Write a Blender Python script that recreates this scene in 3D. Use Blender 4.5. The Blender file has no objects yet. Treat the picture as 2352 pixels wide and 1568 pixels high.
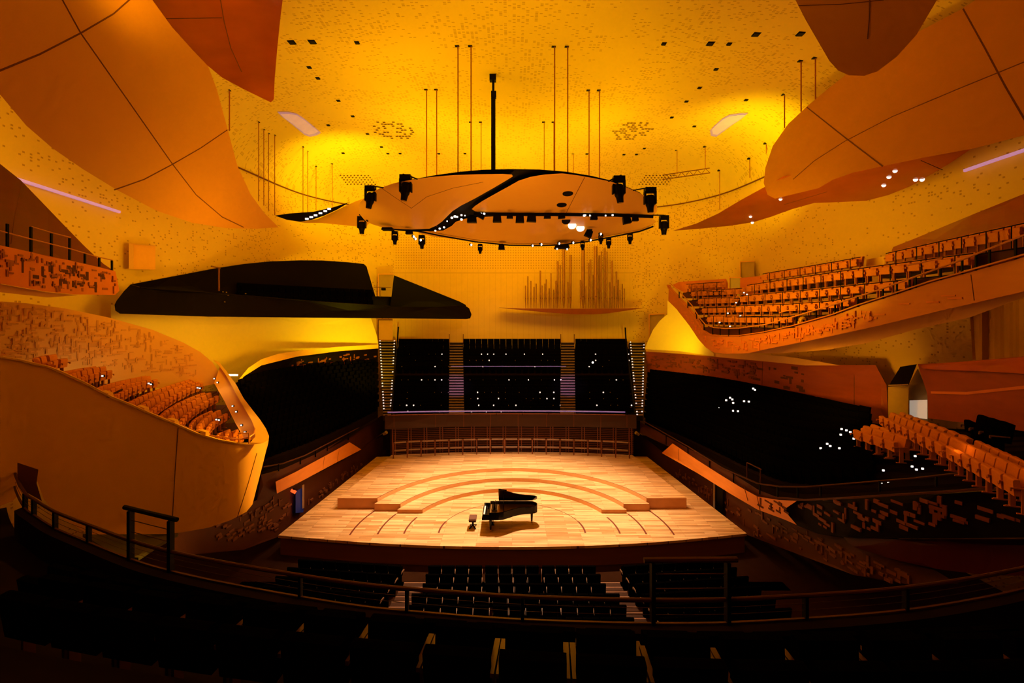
import bpy, bmesh, math, random
from mathutils import Vector, Matrix
from mathutils.geometry import delaunay_2d_cdt
random.seed(7)
PI = math.pi
sc = bpy.context.scene
COL = sc.collection

# ------------------------------------------------------------------ camera
F, CX, HY, H = 1112.0, 1176.0, 720.0, 10.9
CAM = Vector((0, 0, H))
cd = bpy.data.cameras.new('camera')
cd.sensor_width = 36.0
cd.lens = 36.0 * F / 2352.0
cd.shift_y = -(784.0 - HY) / 2352.0
cd.clip_end = 300
cam = bpy.data.objects.new('camera', cd)
COL.objects.link(cam)
cam.location = CAM
cam.rotation_euler = (PI / 2, 0, 0)
sc.camera = cam
sc.view_settings.view_transform = 'Standard'
sc.view_settings.look = 'None'
sc.view_settings.exposure = 0
sc.view_settings.gamma = 1

# measured direction + distance into the hall -> point of the hall
def W(px, py, Y):
    return Vector(((px - CX) * Y / F, Y, H - (py - HY) * Y / F))
def flat(z):
    return lambda px, py: (H - z) * F / (py - HY)
def plane(a, b, c):
    M = Matrix(((a[0], a[1], 1), (b[0], b[1], 1), (c[0], c[1], 1))).inverted()
    k = M @ Vector((1 / a[2], 1 / b[2], 1 / c[2]))
    return lambda px, py: 1.0 / (k[0] * px + k[1] * py + k[2])
def tab(*pts):
    def f(px, py=0):
        if px <= pts[0][0]: return pts[0][1]
        for (x0, y0), (x1, y1) in zip(pts, pts[1:]):
            if px <= x1:
                t = (px - x0) / (x1 - x0)
                return y0 + (y1 - y0) * t
        return pts[-1][1]
    return f
def scaled(fn, s):
    return lambda px, py: fn(px, py) * s

# ------------------------------------------------------------------ materials
def mat(name, col, rough=0.6, var=0.12, scale=3.0, spec=0.3, metal=0.0, emit=None, estr=0.0, bump=0.0, stretch=(1, 1, 1)):
    m = bpy.data.materials.new(name); m.use_nodes = True
    nt = m.node_tree; N = nt.nodes; L = nt.links
    b = N['Principled BSDF']
    b.inputs['Roughness'].default_value = rough
    b.inputs['Specular IOR Level'].default_value = spec
    b.inputs['Metallic'].default_value = metal
    tc = N.new('ShaderNodeTexCoord'); mp = N.new('ShaderNodeMapping'); mp.inputs['Scale'].default_value = stretch
    nz = N.new('ShaderNodeTexNoise'); nz.inputs['Scale'].default_value = scale; nz.inputs['Detail'].default_value = 3
    L.new(tc.outputs['Object'], mp.inputs['Vector']); L.new(mp.outputs[0], nz.inputs['Vector'])
    mx = N.new('ShaderNodeMix'); mx.data_type = 'RGBA'
    mx.inputs[6].default_value = (*[c * (1 - var) for c in col], 1)
    mx.inputs[7].default_value = (*[min(1, c * (1 + var)) for c in col], 1)
    L.new(nz.outputs['Fac'], mx.inputs[0]); L.new(mx.outputs[2], b.inputs['Base Color'])
    if bump:
        bp = N.new('ShaderNodeBump'); bp.inputs['Strength'].default_value = bump
        L.new(nz.outputs['Fac'], bp.inputs['Height']); L.new(bp.outputs[0], b.inputs['Normal'])
    if emit:
        b.inputs['Emission Color'].default_value = (*emit, 1); b.inputs['Emission Strength'].default_value = estr
    return m

def math_node(nt, op, a, b=None):
    n = nt.nodes.new('ShaderNodeMath'); n.operation = op
    for i, v in enumerate((a, b)):
        if v is None: continue
        if isinstance(v, (int, float)): n.inputs[i].default_value = v
        else: nt.links.new(v, n.inputs[i])
    return n.outputs[0]

def perforated(name, col, dark, cell, density, lines=False):
    """plaster with scattered small rectangular dents painted on as dark shade, on the surface's own UV (metres)"""
    m = bpy.data.materials.new(name); m.use_nodes = True
    nt = m.node_tree; N = nt.nodes; L = nt.links
    b = N['Principled BSDF']; b.inputs['Roughness'].default_value = 0.75; b.inputs['Specular IOR Level'].default_value = 0.15
    uv = N.new('ShaderNodeUVMap')
    sep = N.new('ShaderNodeSeparateXYZ'); L.new(uv.outputs[0], sep.inputs[0])
    u, v = sep.outputs[0], sep.outputs[1]
    cu = math_node(nt, 'DIVIDE', u, cell[0]); cv = math_node(nt, 'DIVIDE', v, cell[1])
    fu, fv = math_node(nt, 'FLOOR', cu), math_node(nt, 'FLOOR', cv)
    ru, rv = math_node(nt, 'FRACT', cu), math_node(nt, 'FRACT', cv)
    cb = N.new('ShaderNodeCombineXYZ'); L.new(fu, cb.inputs[0]); L.new(fv, cb.inputs[1])
    wn = N.new('ShaderNodeTexWhiteNoise'); wn.noise_dimensions = '2D'; L.new(cb.outputs[0], wn.inputs['Vector'])
    nz = N.new('ShaderNodeTexNoise'); nz.inputs['Scale'].default_value = 0.28; nz.inputs['Detail'].default_value = 3; L.new(uv.outputs[0], nz.inputs['Vector'])
    dn = math_node(nt, 'MULTIPLY', math_node(nt, 'SUBTRACT', nz.outputs['Fac'], 0.36), density)
    hit = math_node(nt, 'LESS_THAN', wn.outputs['Value'], dn)
    inu = math_node(nt, 'LESS_THAN', math_node(nt, 'ABSOLUTE', math_node(nt, 'SUBTRACT', ru, 0.5)), 0.33)
    inv = math_node(nt, 'LESS_THAN', math_node(nt, 'ABSOLUTE', math_node(nt, 'SUBTRACT', rv, 0.5)), 0.27)
    mask = math_node(nt, 'MULTIPLY', math_node(nt, 'MULTIPLY', inu, inv), hit)
    if lines:
        # regular field of square dots high in the middle of the wall, upright joints below it
        au = math_node(nt, 'ABSOLUTE', u)
        box = math_node(nt, 'MULTIPLY', math_node(nt, 'LESS_THAN', au, 11.6), math_node(nt, 'MULTIPLY', math_node(nt, 'GREATER_THAN', v, 15.2), math_node(nt, 'LESS_THAN', v, 18.4)))
        du = math_node(nt, 'LESS_THAN', math_node(nt, 'ABSOLUTE', math_node(nt, 'SUBTRACT', math_node(nt, 'FRACT', math_node(nt, 'DIVIDE', u, 0.25)), 0.5)), 0.17)
        dv = math_node(nt, 'LESS_THAN', math_node(nt, 'ABSOLUTE', math_node(nt, 'SUBTRACT', math_node(nt, 'FRACT', math_node(nt, 'DIVIDE', v, 0.25)), 0.5)), 0.17)
        dots = math_node(nt, 'MULTIPLY', box, math_node(nt, 'MULTIPLY', du, dv))
        low = math_node(nt, 'MULTIPLY', math_node(nt, 'LESS_THAN', au, 11.8), math_node(nt, 'LESS_THAN', v, 15.2))
        jn = math_node(nt, 'LESS_THAN', math_node(nt, 'FRACT', math_node(nt, 'DIVIDE', u, 0.55)), 0.05)
        hz = math_node(nt, 'LESS_THAN', math_node(nt, 'ABSOLUTE', math_node(nt, 'SUBTRACT', v, 14.9)), 0.06)
        joints = math_node(nt, 'MULTIPLY', math_node(nt, 'MULTIPLY', low, math_node(nt, 'MAXIMUM', jn, hz)), 0.35)
        plain = math_node(nt, 'SUBTRACT', 1.0, math_node(nt, 'MAXIMUM', low, box))
        mask = math_node(nt, 'MAXIMUM', math_node(nt, 'MULTIPLY', mask, plain), math_node(nt, 'MAXIMUM', dots, joints))
    mx = N.new('ShaderNodeMix'); mx.data_type = 'RGBA'
    mx.inputs[6].default_value = (*col, 1); mx.inputs[7].default_value = (*dark, 1)
    L.new(mask, mx.inputs[0]); L.new(mx.outputs[2], b.inputs['Base Color'])  # mask paints the shade of the dents into the base colour
    return m

def plank_mat(name, c1, c2, rough=0.35, width=0.13, length=1.7):
    m = bpy.data.materials.new(name); m.use_nodes = True
    nt = m.node_tree; N = nt.nodes; L = nt.links
    b = N['Principled BSDF']; b.inputs['Roughness'].default_value = rough; b.inputs['Specular IOR Level'].default_value = 0.3
    tc = N.new('ShaderNodeNewGeometry')
    br = N.new('ShaderNodeTexBrick')
    br.inputs['Scale'].default_value = 1.0; br.inputs['Brick Width'].default_value = length; br.inputs['Row Height'].default_value = width
    br.inputs['Mortar Size'].default_value = 0.004; br.offset = 0.37; br.offset_frequency = 3
    br.inputs['Color1'].default_value = (*c1, 1); br.inputs['Color2'].default_value = (*c2, 1); br.inputs['Mortar'].default_value = (*[x * .35 for x in c2], 1)
    br.inputs['Bias'].default_value = -0.15
    L.new(tc.outputs['Position'], br.inputs['Vector'])
    mp = N.new('ShaderNodeMapping'); mp.inputs['Scale'].default_value = (0.7, 9, 9); L.new(tc.outputs['Position'], mp.inputs['Vector'])
    nz = N.new('ShaderNodeTexNoise'); nz.inputs['Scale'].default_value = 1.0; nz.inputs['Detail'].default_value = 4; L.new(mp.outputs[0], nz.inputs['Vector'])
    mx = N.new('ShaderNodeMix'); mx.data_type = 'RGBA'; mx.blend_type = 'MULTIPLY'; mx.inputs[0].default_value = 0.75
    rp = N.new('ShaderNodeValToRGB'); rp.color_ramp.elements[0].position = .3; rp.color_ramp.elements[0].color = (.55, .5, .45, 1); rp.color_ramp.elements[1].position = .62; rp.color_ramp.elements[1].color = (1, 1, 1, 1)
    L.new(nz.outputs['Fac'], rp.inputs[0]); L.new(br.outputs['Color'], mx.inputs[6]); L.new(rp.outputs[0], mx.inputs[7]); L.new(mx.outputs[2], b.inputs['Base Color'])
    return m

M = {}
M['ceiling'] = perforated('ceiling_plaster', (.80, .60, .16), (.56, .36, .07), (.21, .115), 1.5)
M['wall'] = perforated('wall_plaster', (.80, .55, .14), (.50, .28, .05), (.15, .14), .75)
M['wall_back'] = perforated('wall_back_plaster', (.80, .55, .14), (.46, .24, .04), (.15, .14), .9, lines=True)
M['hole'] = mat('perforation_dark', (.10, .03, .005), .9)
M['reflector'] = mat('reflector_wood', (.60, .27, .06), .45, .08, .6, .2)
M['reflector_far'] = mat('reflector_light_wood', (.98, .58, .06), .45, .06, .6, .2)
M['seam'] = mat('panel_seam', (.16, .05, .015), .8)
M['copper'] = mat('lacquered_red_wood', (.46, .10, .012), .14, .35, .5, .6, stretch=(1, 1, 4))
M['redwood'] = mat('red_wood', (.30, .055, .012), .4, .25, .8, .4, stretch=(1, 1, 5))
M['relief_red'] = mat('red_relief_wood', (.66, .18, .03), .45, .15, 1.2, .3)
M['orange_panel'] = mat('orange_wood_panel', (.55, .165, .028), .38, .12, .8, .4, stretch=(1, 1, 6))
M['cream'] = mat('cream_plaster', (.90, .50, .13), .6, .05, .5, .15)
M['creamdark'] = mat('tan_plaster', (.86, .44, .10), .6, .08, .8, .15)
M['creamblock'] = mat('tan_relief_block', (.72, .34, .07), .6, .1, 2, .15)
M['rim'] = mat('parapet_top', (.85, .52, .10), .55, .06, 1, .2)
M['soffit'] = mat('yellow_lit_plaster', (.85, .66, .25), .7, .03, .4, .1)
M['black'] = mat('black_metal', (.003, .0022, .002), .5, .2, 4, .08)
M['blackfab'] = mat('black_upholstery', (.0018, .0014, .0012), .95, .2, 20, .0)
M['floor_dark'] = mat('dark_floor', (.009, .0035, .0014), .8, .3, 2, .04)
M['redback'] = mat('dark_red_wood', (.15, .026, .005), .45, .2, .8, .3, stretch=(1, 1, 5))
M['darkpanel'] = mat('very_dark_wood', (.0045, .0016, .0006), .5, .4, .7, .06)
M['relief_dark'] = mat('dark_relief_wood', (.09, .024, .008), .5, .2, 1.2, .25)
M['relief_flake'] = mat('relief_flake', (.19, .045, .010), .5, .2, 1.2, .25)
M['arm'] = mat('armrest_wood', (.09, .032, .013), .4, .2, 8, .3)
M['armdark'] = mat('armrest_dark_wood', (.17, .08, .035), .4, .2, 8, .4)
M['orangefab'] = mat('orange_upholstery', (.66, .23, .026), .85, .12, 18, .05)
M['orangewood'] = mat('orange_seat_wood', (.55, .18, .02), .5, .15, 6, .1)
M['browndeck'] = mat('brown_balcony_floor', (.07, .016, .003), .6, .2, 1, .1)
M['rail'] = mat('handrail_wood', (.07, .02, .005), .45, .2, 4, .2)
M['railorange'] = mat('handrail_orange', (.55, .20, .04), .4, .1, 4, .4)
M['deck'] = plank_mat('stage_planks', (.88, .57, .27), (.50, .235, .07), width=.16)
M['riserwood'] = plank_mat('riser_planks', (.84, .53, .25), (.50, .235, .07), width=.16)
M['riserface'] = mat('riser_face_wood', (.58, .26, .085), .45, .15, 2, .3)
M['risercurve'] = mat('curved_riser_wood', (.72, .40, .15), .45, .12, 2, .25)
M['decksea'] = mat('deck_joint', (.16, .03, .008), .6)
M['fascia'] = mat('stage_fascia_wood', (.20, .065, .022), .5, .15, 1, .2, stretch=(.3, 1, 6))
M['choirwood'] = mat('choir_parapet_wood', (.042, .014, .006), .4, .25, .8, .3, stretch=(1, 1, 5))
M['stepwood'] = mat('aisle_step_wood', (.045, .016, .006), .6, .2, 3, .1)
M['steplit'] = mat('aisle_step_lit_edge', (.30, .14, .07), .5, .2, 3, .3)  # pale colour paints the lit edge line of the steps
M['stallfloor'] = mat('stalls_floor_wood', (.028, .010, .004), .8, .2, 2, .0)
M['hatchbrown'] = mat('brown_panel', (.22, .08, .012), .6, .1, 1, .1)
M['lattice'] = mat('lattice_wood', (.20, .065, .026), .45, .2, 3, .3)
M['latticeback'] = mat('lattice_back', (.035, .012, .006), .6, .3, 6, .2, stretch=(.3, 1, 8))
M['pianoblk'] = mat('piano_lacquer', (.003, .002, .002), .14, .1, 2, .22)
M['brass'] = mat('piano_brass', (.55, .30, .10), .3, .1, 5, .5, metal=.6)
M['ivory'] = mat('piano_keys', (.85, .80, .72), .3, .05, 8, .4)
M['benchtop'] = mat('bench_leather', (.14, .055, .03), .5, .2, 10, .3)
M['pipe'] = mat('organ_pipe_metal', (.34, .155, .05), .45, .15, 2, .5, metal=.3)
M['shelf'] = mat('organ_shelf_wood', (.24, .055, .02), .5, .15, 1, .2)
M['step'] = mat('stair_nosing', (.30, .20, .15), .5, .2, 6, .3)
M['stepdark'] = mat('stair_dark', (.012, .007, .005), .7, .2, 3, .1)
M['white_lamp'] = mat('lamp_glow', (.9, .9, .9), .4, 0, emit=(1, .93, .88), estr=1.2)
M['bright_lamp'] = mat('lamp_bright', (.9, .9, .9), .4, 0, emit=(1, .97, .92), estr=2.5)
M['aisle_lamp'] = mat('aisle_lamp', (.9, .9, .9), .4, 0, emit=(1, .88, .84), estr=0.9)
M['lens'] = mat('lamp_lens', (.5, .3, .2), .15, .1, 3, .5)
M['cable'] = mat('steel_cable', (.35, .10, .02), .5, .1, 3, .3)
M['port'] = mat('pale_recess', (.55, .45, .42), .6, .15, 2, .2, emit=(.40, .22, .20), estr=.6)
M['portframe'] = mat('recess_frame', (.40, .32, .42), .5, .1, 2, .2, emit=(.20, .10, .22), estr=.6)  # violet emission paints lamplight onto the surround
M['strip'] = mat('violet_strip', (.5, .35, .5), .5, 0, emit=(.45, .22, .42), estr=.7)
M['blueglow'] = mat('blue_glow', (.3, .3, .5), .5, 0, emit=(.16, .10, .5), estr=.35)
M['paledoor'] = mat('pale_door', (.62, .50, .36), .6, .05, 1, .2)
M['doorgrey'] = mat('tan_door', (.48, .32, .12), .6, .05, 1, .2)
M['whitepanel'] = mat('white_panel', (.8, .75, .65), .6, .03, 1, .2, emit=(.5, .42, .33), estr=.55)  # emission stands in for light on the white doorway panel
M['curtain'] = mat('tan_curtain', (.55, .28, .07), .8, .08, 2, .1)
M['strip_panel'] = mat('lit_parapet_panel', (.92, .34, .06), .38, .12, .8, .3, stretch=(1, 1, 6))  # orange panel wood in a brighter colour, painted as lit
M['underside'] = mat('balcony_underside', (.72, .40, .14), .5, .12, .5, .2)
M['greyfloor'] = mat('grey_green_floor', (.10, .095, .065), .6, .1, 1, .2)
M['redglow'] = mat('exit_lamp', (.5, .05, .01), .5, 0, emit=(1, .12, .02), estr=1.2)
M['bluedoor'] = mat('blue_lit_door', (.02, .03, .12), .5, .2, 1, .2, emit=(.01, .015, .09), estr=.35)  # blue light painted into the door's colour and faint emission
M['darkred'] = mat('dark_red_lacquer', (.055, .002, .001), .4, .3, .4, .2)

def stab(*pts):
    return tab(*[(p.x, p.y) for p in crom([(a, b, 0) for a, b in pts], 6, closed=False)])
# ------------------------------------------------------------------ mesh builder
class MB:
    def __init__(s):
        s.v, s.f, s.m, s.uv = [], [], [], None
    def add(s, vs, fs, mi=0):
        o = len(s.v); s.v += [Vector(v) for v in vs]
        for f in fs: s.f.append([o + i for i in f]); s.m.append(mi)
    def box(s, c, d, rot=None, mi=0, taper=1.0):
        x, y, z = d[0] / 2, d[1] / 2, d[2] / 2
        P = [Vector((sx * x * (taper if sz > 0 else 1), sy * y * (taper if sz > 0 else 1), sz * z)) for sz in (-1, 1) for sx, sy in ((-1, -1), (1, -1), (1, 1), (-1, 1))]
        if rot is not None: P = [rot @ p for p in P]
        c = Vector(c)
        s.add([p + c for p in P], [(3, 2, 1, 0), (4, 5, 6, 7), (0, 1, 5, 4), (1, 2, 6, 5), (2, 3, 7, 6), (3, 0, 4, 7)], mi)
    def tube(s, pts, r, n=8, mi=0, cap=True):
        pts = [Vector(p) for p in pts]; rs = r if isinstance(r, (list, tuple)) else [r] * len(pts)
        rings = []
        for i, p in enumerate(pts):
            d = (pts[min(i + 1, len(pts) - 1)] - pts[max(i - 1, 0)])
            d = d.normalized() if d.length > 1e-9 else Vector((0, 0, 1))
            a = d.cross(Vector((0, 0, 1))) if abs(d.z) < .95 else d.cross(Vector((1, 0, 0)))
            a.normalize(); b = d.cross(a)
            rings.append([p + (a * math.cos(2 * PI * k / n) + b * math.sin(2 * PI * k / n)) * rs[i] for k in range(n)])
        o = [v for rg in rings for v in rg]
        fs = []
        for i in range(len(pts) - 1):
            for k in range(n):
                fs.append((i * n + k, (i + 1) * n + k, (i + 1) * n + (k + 1) % n, i * n + (k + 1) % n))
        if cap:
            fs.append(tuple(range(n))); fs.append(tuple((len(pts) - 1) * n + k for k in reversed(range(n))))
        s.add(o, fs, mi)
    def bar(s, a, b, w, h, mi=0):
        a, b = Vector(a), Vector(b); d = b - a
        q = d.to_track_quat('X', 'Z').to_matrix()
        s.box((a + b) / 2, (d.length, w, h), q, mi)
    def prism(s, poly, z0, z1, mi=0, mside=None):
        n = len(poly); ms = mi if mside is None else mside
        a = sum(poly[i][0] * poly[(i + 1) % n][1] - poly[(i + 1) % n][0] * poly[i][1] for i in range(n))
        if a < 0: poly = poly[::-1]
        o = len(s.v)
        s.v += [Vector((x, y, z0)) for x, y in poly] + [Vector((x, y, z1)) for x, y in poly]
        s.f.append([o + i for i in reversed(range(n))]); s.m.append(mi)
        s.f.append([o + n + i for i in range(n)]); s.m.append(mi)
        for i in range(n):
            j = (i + 1) % n
            s.f.append([o + i, o + j, o + n + j, o + n + i]); s.m.append(ms)
    def obj(s, name, mats, parent=None, smooth=False, base=None):
        me = bpy.data.meshes.new(name)
        if base is None:
            base = Vector((0, 0, 0))
            if parent is not None:
                p = parent
                while p is not None: base = base + p.location; p = p.parent
                own = Vector((0, 0, 0))
            elif s.v:
                lo = Vector([min(v[i] for v in s.v) for i in range(3)]); hi = Vector([max(v[i] for v in s.v) for i in range(3)])
                base = Vector(((lo.x + hi.x) / 2, (lo.y + hi.y) / 2, lo.z)); own = base
        else: base = Vector(base); own = base
        me.from_pydata([tuple(v - base) for v in s.v], [], s.f)
        ms = mats if isinstance(mats, (list, tuple)) else [mats]
        for m in ms: me.materials.append(M[m] if isinstance(m, str) else m)
        me.polygons.foreach_set('material_index', s.m)
        if smooth: me.polygons.foreach_set('use_smooth', [True] * len(me.polygons))
        if s.uv:
            ul = me.uv_layers.new(name='UVMap')
            for lp in me.loops: ul.data[lp.index].uv = s.uv[lp.vertex_index]
        me.update()
        if smooth: me.set_sharp_from_angle(angle=.6)
        o = bpy.data.objects.new(name, me); COL.objects.link(o)
        if parent is not None: o.parent = parent
        else: o.location = own
        return o

def tag(o, label, cat, group=None, kind=None):
    if label: o['label'] = label
    if cat: o['category'] = cat
    if group: o['group'] = group
    if kind: o['kind'] = kind
    return o
def thing(name, label, cat, loc, group=None, kind=None):
    o = bpy.data.objects.new(name, None); COL.objects.link(o); o.location = loc
    o.empty_display_size = .3
    return tag(o, label, cat, group, kind)
def solo(name, mb, mats, label, cat, group=None, kind=None, smooth=False):
    return tag(mb.obj(name, mats, smooth=smooth), label, cat, group, kind)
def struct(name, mb, mats, label=None, cat='structure', smooth=False, base=None):
    o = mb.obj(name, mats, smooth=smooth, base=base)
    return tag(o, label, cat, None, 'structure')

def crom(pts, n=6, closed=True):
    out = []; N = len(pts); pts = [Vector(p) for p in pts]
    for i in range(N if closed else N - 1):
        p0, p1, p2, p3 = (pts[(i - 1) % N], pts[i], pts[(i + 1) % N], pts[(i + 2) % N]) if closed else (pts[max(i - 1, 0)], pts[i], pts[i + 1], pts[min(i + 2, N - 1)])
        for k in range(n):
            t = k / n
            out.append(.5 * ((2 * p1) + (p2 - p0) * t + (2 * p0 - 5 * p1 + 4 * p2 - p3) * t * t + (3 * p1 - p0 - 3 * p2 + p3) * t ** 3))
    if not closed: out.append(pts[-1])
    return out
def inside(p, poly):
    x, y = p; r = False; n = len(poly); j = n - 1
    for i in range(n):
        xi, yi = poly[i][0], poly[i][1]; xj, yj = poly[j][0], poly[j][1]
        if (yi > y) != (yj > y) and x < (xj - xi) * (y - yi) / (yj - yi) + xi: r = not r
        j = i
    return r

def patch(outline, dfn, t=.25, grid=40, smooth=0, mb=None, mi=0, ext=None, bulge=0.0, rim=None):
    """a solid sheet: its outline as sight lines, the distance along each from dfn; t metres thick"""
    mb = mb or MB()
    ol = [tuple(p) for p in outline]
    if smooth: ol = [tuple(p) for p in crom([(x, y) for x, y in ol], smooth)]
    n = len(ol)
    pts = [Vector(p) for p in ol]
    if grid:
        x0, x1 = min(p[0] for p in ol), max(p[0] for p in ol); y0, y1 = min(p[1] for p in ol), max(p[1] for p in ol)
        gx = x0 + grid / 2
        while gx < x1:
            gy = y0 + grid / 2
            while gy < y1:
                if inside((gx, gy), ol) and min((Vector((gx, gy)) - q).length for q in pts[:n]) > grid * .3: pts.append(Vector((gx, gy)))
                gy += grid
            gx += grid
    vs, es, fs, *_ = delaunay_2d_cdt(pts, [], [list(range(n))], 1, 1e-4)
    P = []
    for v in vs: P.append(W(v.x, v.y, dfn(v.x, v.y)))
    c = sum(P, Vector()) / len(P)
    if ext is None: ext = (c - CAM).normalized() * t
    else: ext = Vector(ext)
    front = []
    for f in fs:
        a, b, d = P[f[0]], P[f[1]], P[f[2]]
        nr = (b - a).cross(d - a)
        front.append(tuple(f) if nr.dot(CAM - a) > 0 else tuple(reversed(f)))
    K = len(P)
    cnt = {}
    for f in front:
        for i in range(len(f)):
            cnt[(f[i], f[(i + 1) % len(f)])] = 1
    edge = [e for e in cnt if (e[1], e[0]) not in cnt]
    mb.add(P + [p + ext for p in P], front, mi)
    o = len(mb.v) - 2 * K
    for f in front: mb.f.append([o + K + i for i in reversed(f)]); mb.m.append(mi)
    for a, b in edge: mb.f.append([o + b, o + a, o + K + a, o + K + b]); mb.m.append(mi if rim is None else rim)
    return mb
def seam(mb, line, dfn, w=.05, mi=1, off=.015):
    pts = []
    for (x0, y0), (x1, y1) in zip(line, line[1:]):
        m_ = max(1, int(math.hypot(x1 - x0, y1 - y0) / 18))
        pts += [W(x0 + (x1 - x0) * k / m_, y0 + (y1 - y0) * k / m_, dfn(x0 + (x1 - x0) * k / m_, y0 + (y1 - y0) * k / m_)) for k in range(m_)]
    pts.append(W(line[-1][0], line[-1][1], dfn(*line[-1])))
    for a, b in zip(pts, pts[1:]):
        toc = (CAM - (a + b) / 2).normalized()
        s = (b - a).cross(toc).normalized() * w / 2
        o = toc * off
        mb.add([a - s + o, b - s + o, b + s + o, a + s + o], [(0, 1, 2, 3)], mi)
def relief(mb, poly, dfn, n, mi, size=(.12, .45, .06, .14), depth=(.03, .10), vert=.3, seed=1, scale_by_depth=False):
    """small blocks standing proud of a panel: part of its surface pattern"""
    rnd = random.Random(seed)
    x0, x1 = min(p[0] for p in poly), max(p[0] for p in poly); y0, y1 = min(p[1] for p in poly), max(p[1] for p in poly)
    k = 0; g = 0
    while k < n and g < n * 30:
        g += 1
        x, y = rnd.uniform(x0, x1), rnd.uniform(y0, y1)
        if not inside((x, y), poly): continue
        p = W(x, y, dfn(x, y)); u = (W(x + 1, y, dfn(x + 1, y)) - p); v = (W(x, y + 1, dfn(x, y + 1)) - p)
        nr = u.cross(v).normalized()
        if nr.dot(CAM - p) < 0: nr = -nr
        vz = Vector((0, 0, 1)); ud = vz.cross(nr)
        if ud.length < .2: ud = u.normalized()
        ud.normalize(); vd = nr.cross(ud).normalized()
        a, b = rnd.uniform(size[0], size[1]), rnd.uniform(size[2], size[3])
        if rnd.random() < vert: a, b = b, a
        d = rnd.uniform(*depth)
        R = Matrix((ud, vd, nr)).transposed()
        mb.box(p + nr * (d / 2 - .01), (a, b, d), R, mi)
        k += 1

ORD = ['zeroth', 'first', 'second', 'third', 'fourth', 'fifth', 'sixth', 'seventh', 'eighth', 'ninth', 'tenth', 'eleventh', 'twelfth', 'thirteenth', 'fourteenth', 'fifteenth', 'sixteenth', 'seventeenth', 'eighteenth', 'nineteenth', 'twentieth', 'twenty-first', 'twenty-second', 'twenty-third', 'twenty-fourth', 'twenty-fifth', 'twenty-sixth', 'twenty-seventh', 'twenty-eighth', 'twenty-ninth', 'thirtieth']

# ------------------------------------------------------------------ shell of the hall
half = [(0, 47.6), (8, 47.5), (14, 46.9), (18.0, 42.2), (19.4, 34), (20.4, 26), (21.2, 18), (21.2, 5), (16, -7), (0, -10)]
ctrl = half + [(-x, y) for x, y in reversed(half[1:-1])]
OVAL = [Vector((p.x, p.y)) for p in crom([(x, y, 0) for x, y in ctrl], 10)]
CC = Vector((0, 20))
NOV = len(OVAL)
ANG = [math.atan2(p.x - CC.x, p.y - CC.y) for p in OVAL]
def oval_r(d):
    a = math.atan2(d.x, d.y)
    for i in range(NOV):
        a0, a1 = ANG[i], ANG[(i + 1) % NOV]
        da = (a1 - a0 + PI) % (2 * PI) - PI; db = (a - a0 + PI) % (2 * PI) - PI
        if 0 <= db <= da:
            t = db / da if da else 0
            return (OVAL[i] * (1 - t) + OVAL[(i + 1) % NOV] * t - CC).length
    return 27
ZR, ZT = 21.2, 24.9
def ceil_z(x, y):
    d = Vector((x, y)) - CC
    if d.length < 1e-6: return ZT
    r = min(1, d.length / oval_r(d))
    return ZR + (ZT - ZR) * (1 - r ** 7) ** .62
def hit_ceiling(px, py):
    Y = 8.0
    while Y < 47:
        p = W(px, py, Y)
        if p.z >= ceil_z(p.x, p.y): break
        Y += .05
    return Y
def wall_Y(px):
    """distance at which the sight line meets the side / end wall"""
    Y = 5.0
    while Y < 47.2:
        x = (px - CX) * Y / F
        d = Vector((x, Y)) - CC
        if d.length >= oval_r(d) and Y > 18: break
        Y += .05
    return Y

mb = MB(); mb.uv = []
rs = [0, .2, .4, .55, .65, .72, .78, .83, .87, .9, .925, .95, .97, .985, .995, 1.0]
for r in rs:
    for p in OVAL:
        q = CC + (p - CC) * r
        mb.v.append(Vector((q.x, q.y, ceil_z(q.x, q.y) if r < 1 else ZR))); mb.uv.append((q.x, q.y))
for j in range(len(rs) - 1):
    for i in range(NOV):
        k = (i + 1) % NOV
        mb.f.append([j * NOV + i, j * NOV + k, (j + 1) * NOV + k, (j + 1) * NOV + i]); mb.m.append(0)
# clusters of larger dark perforations
def ceil_quad(px, py, w, h):
    Y = hit_ceiling(px, py); p = W(px, py, Y)
    vs = []
    for sx, sy in ((-1, -1), (1, -1), (1, 1), (-1, 1)):
        x, y = p.x + sx * w / 2, p.y + sy * h / 2
        vs.append(Vector((x, y, ceil_z(x, y) - .02)))
    mb.add(vs, [(0, 1, 2, 3)], 1); mb.uv += [(v.x, v.y) for v in vs]
rnd = random.Random(3)
for cx, cy, s in ((902, 298, 1), (1452, 300, -1)):
    for a in range(-6, 7):
        for b in range(-4, 5):
            if rnd.random() < .55 and abs(a) / 6.5 + abs(b) / 6 < 1.15:
                ceil_quad(cx + a * 7.2 + s * b * 3.2, cy + b * 4.6, .20, .17)
for cx, cy, s in ((822, 412, 1), (1508, 412, -1)):
    for a in range(-4, 5):
        for b in range(-2, 3):
            ceil_quad(cx + a * 8 + s * b * 4, cy + b * 5, .13, .12)
struct('ceiling', mb, ['ceiling', 'hole'], smooth=True, base=(0, 0, 0))

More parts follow.
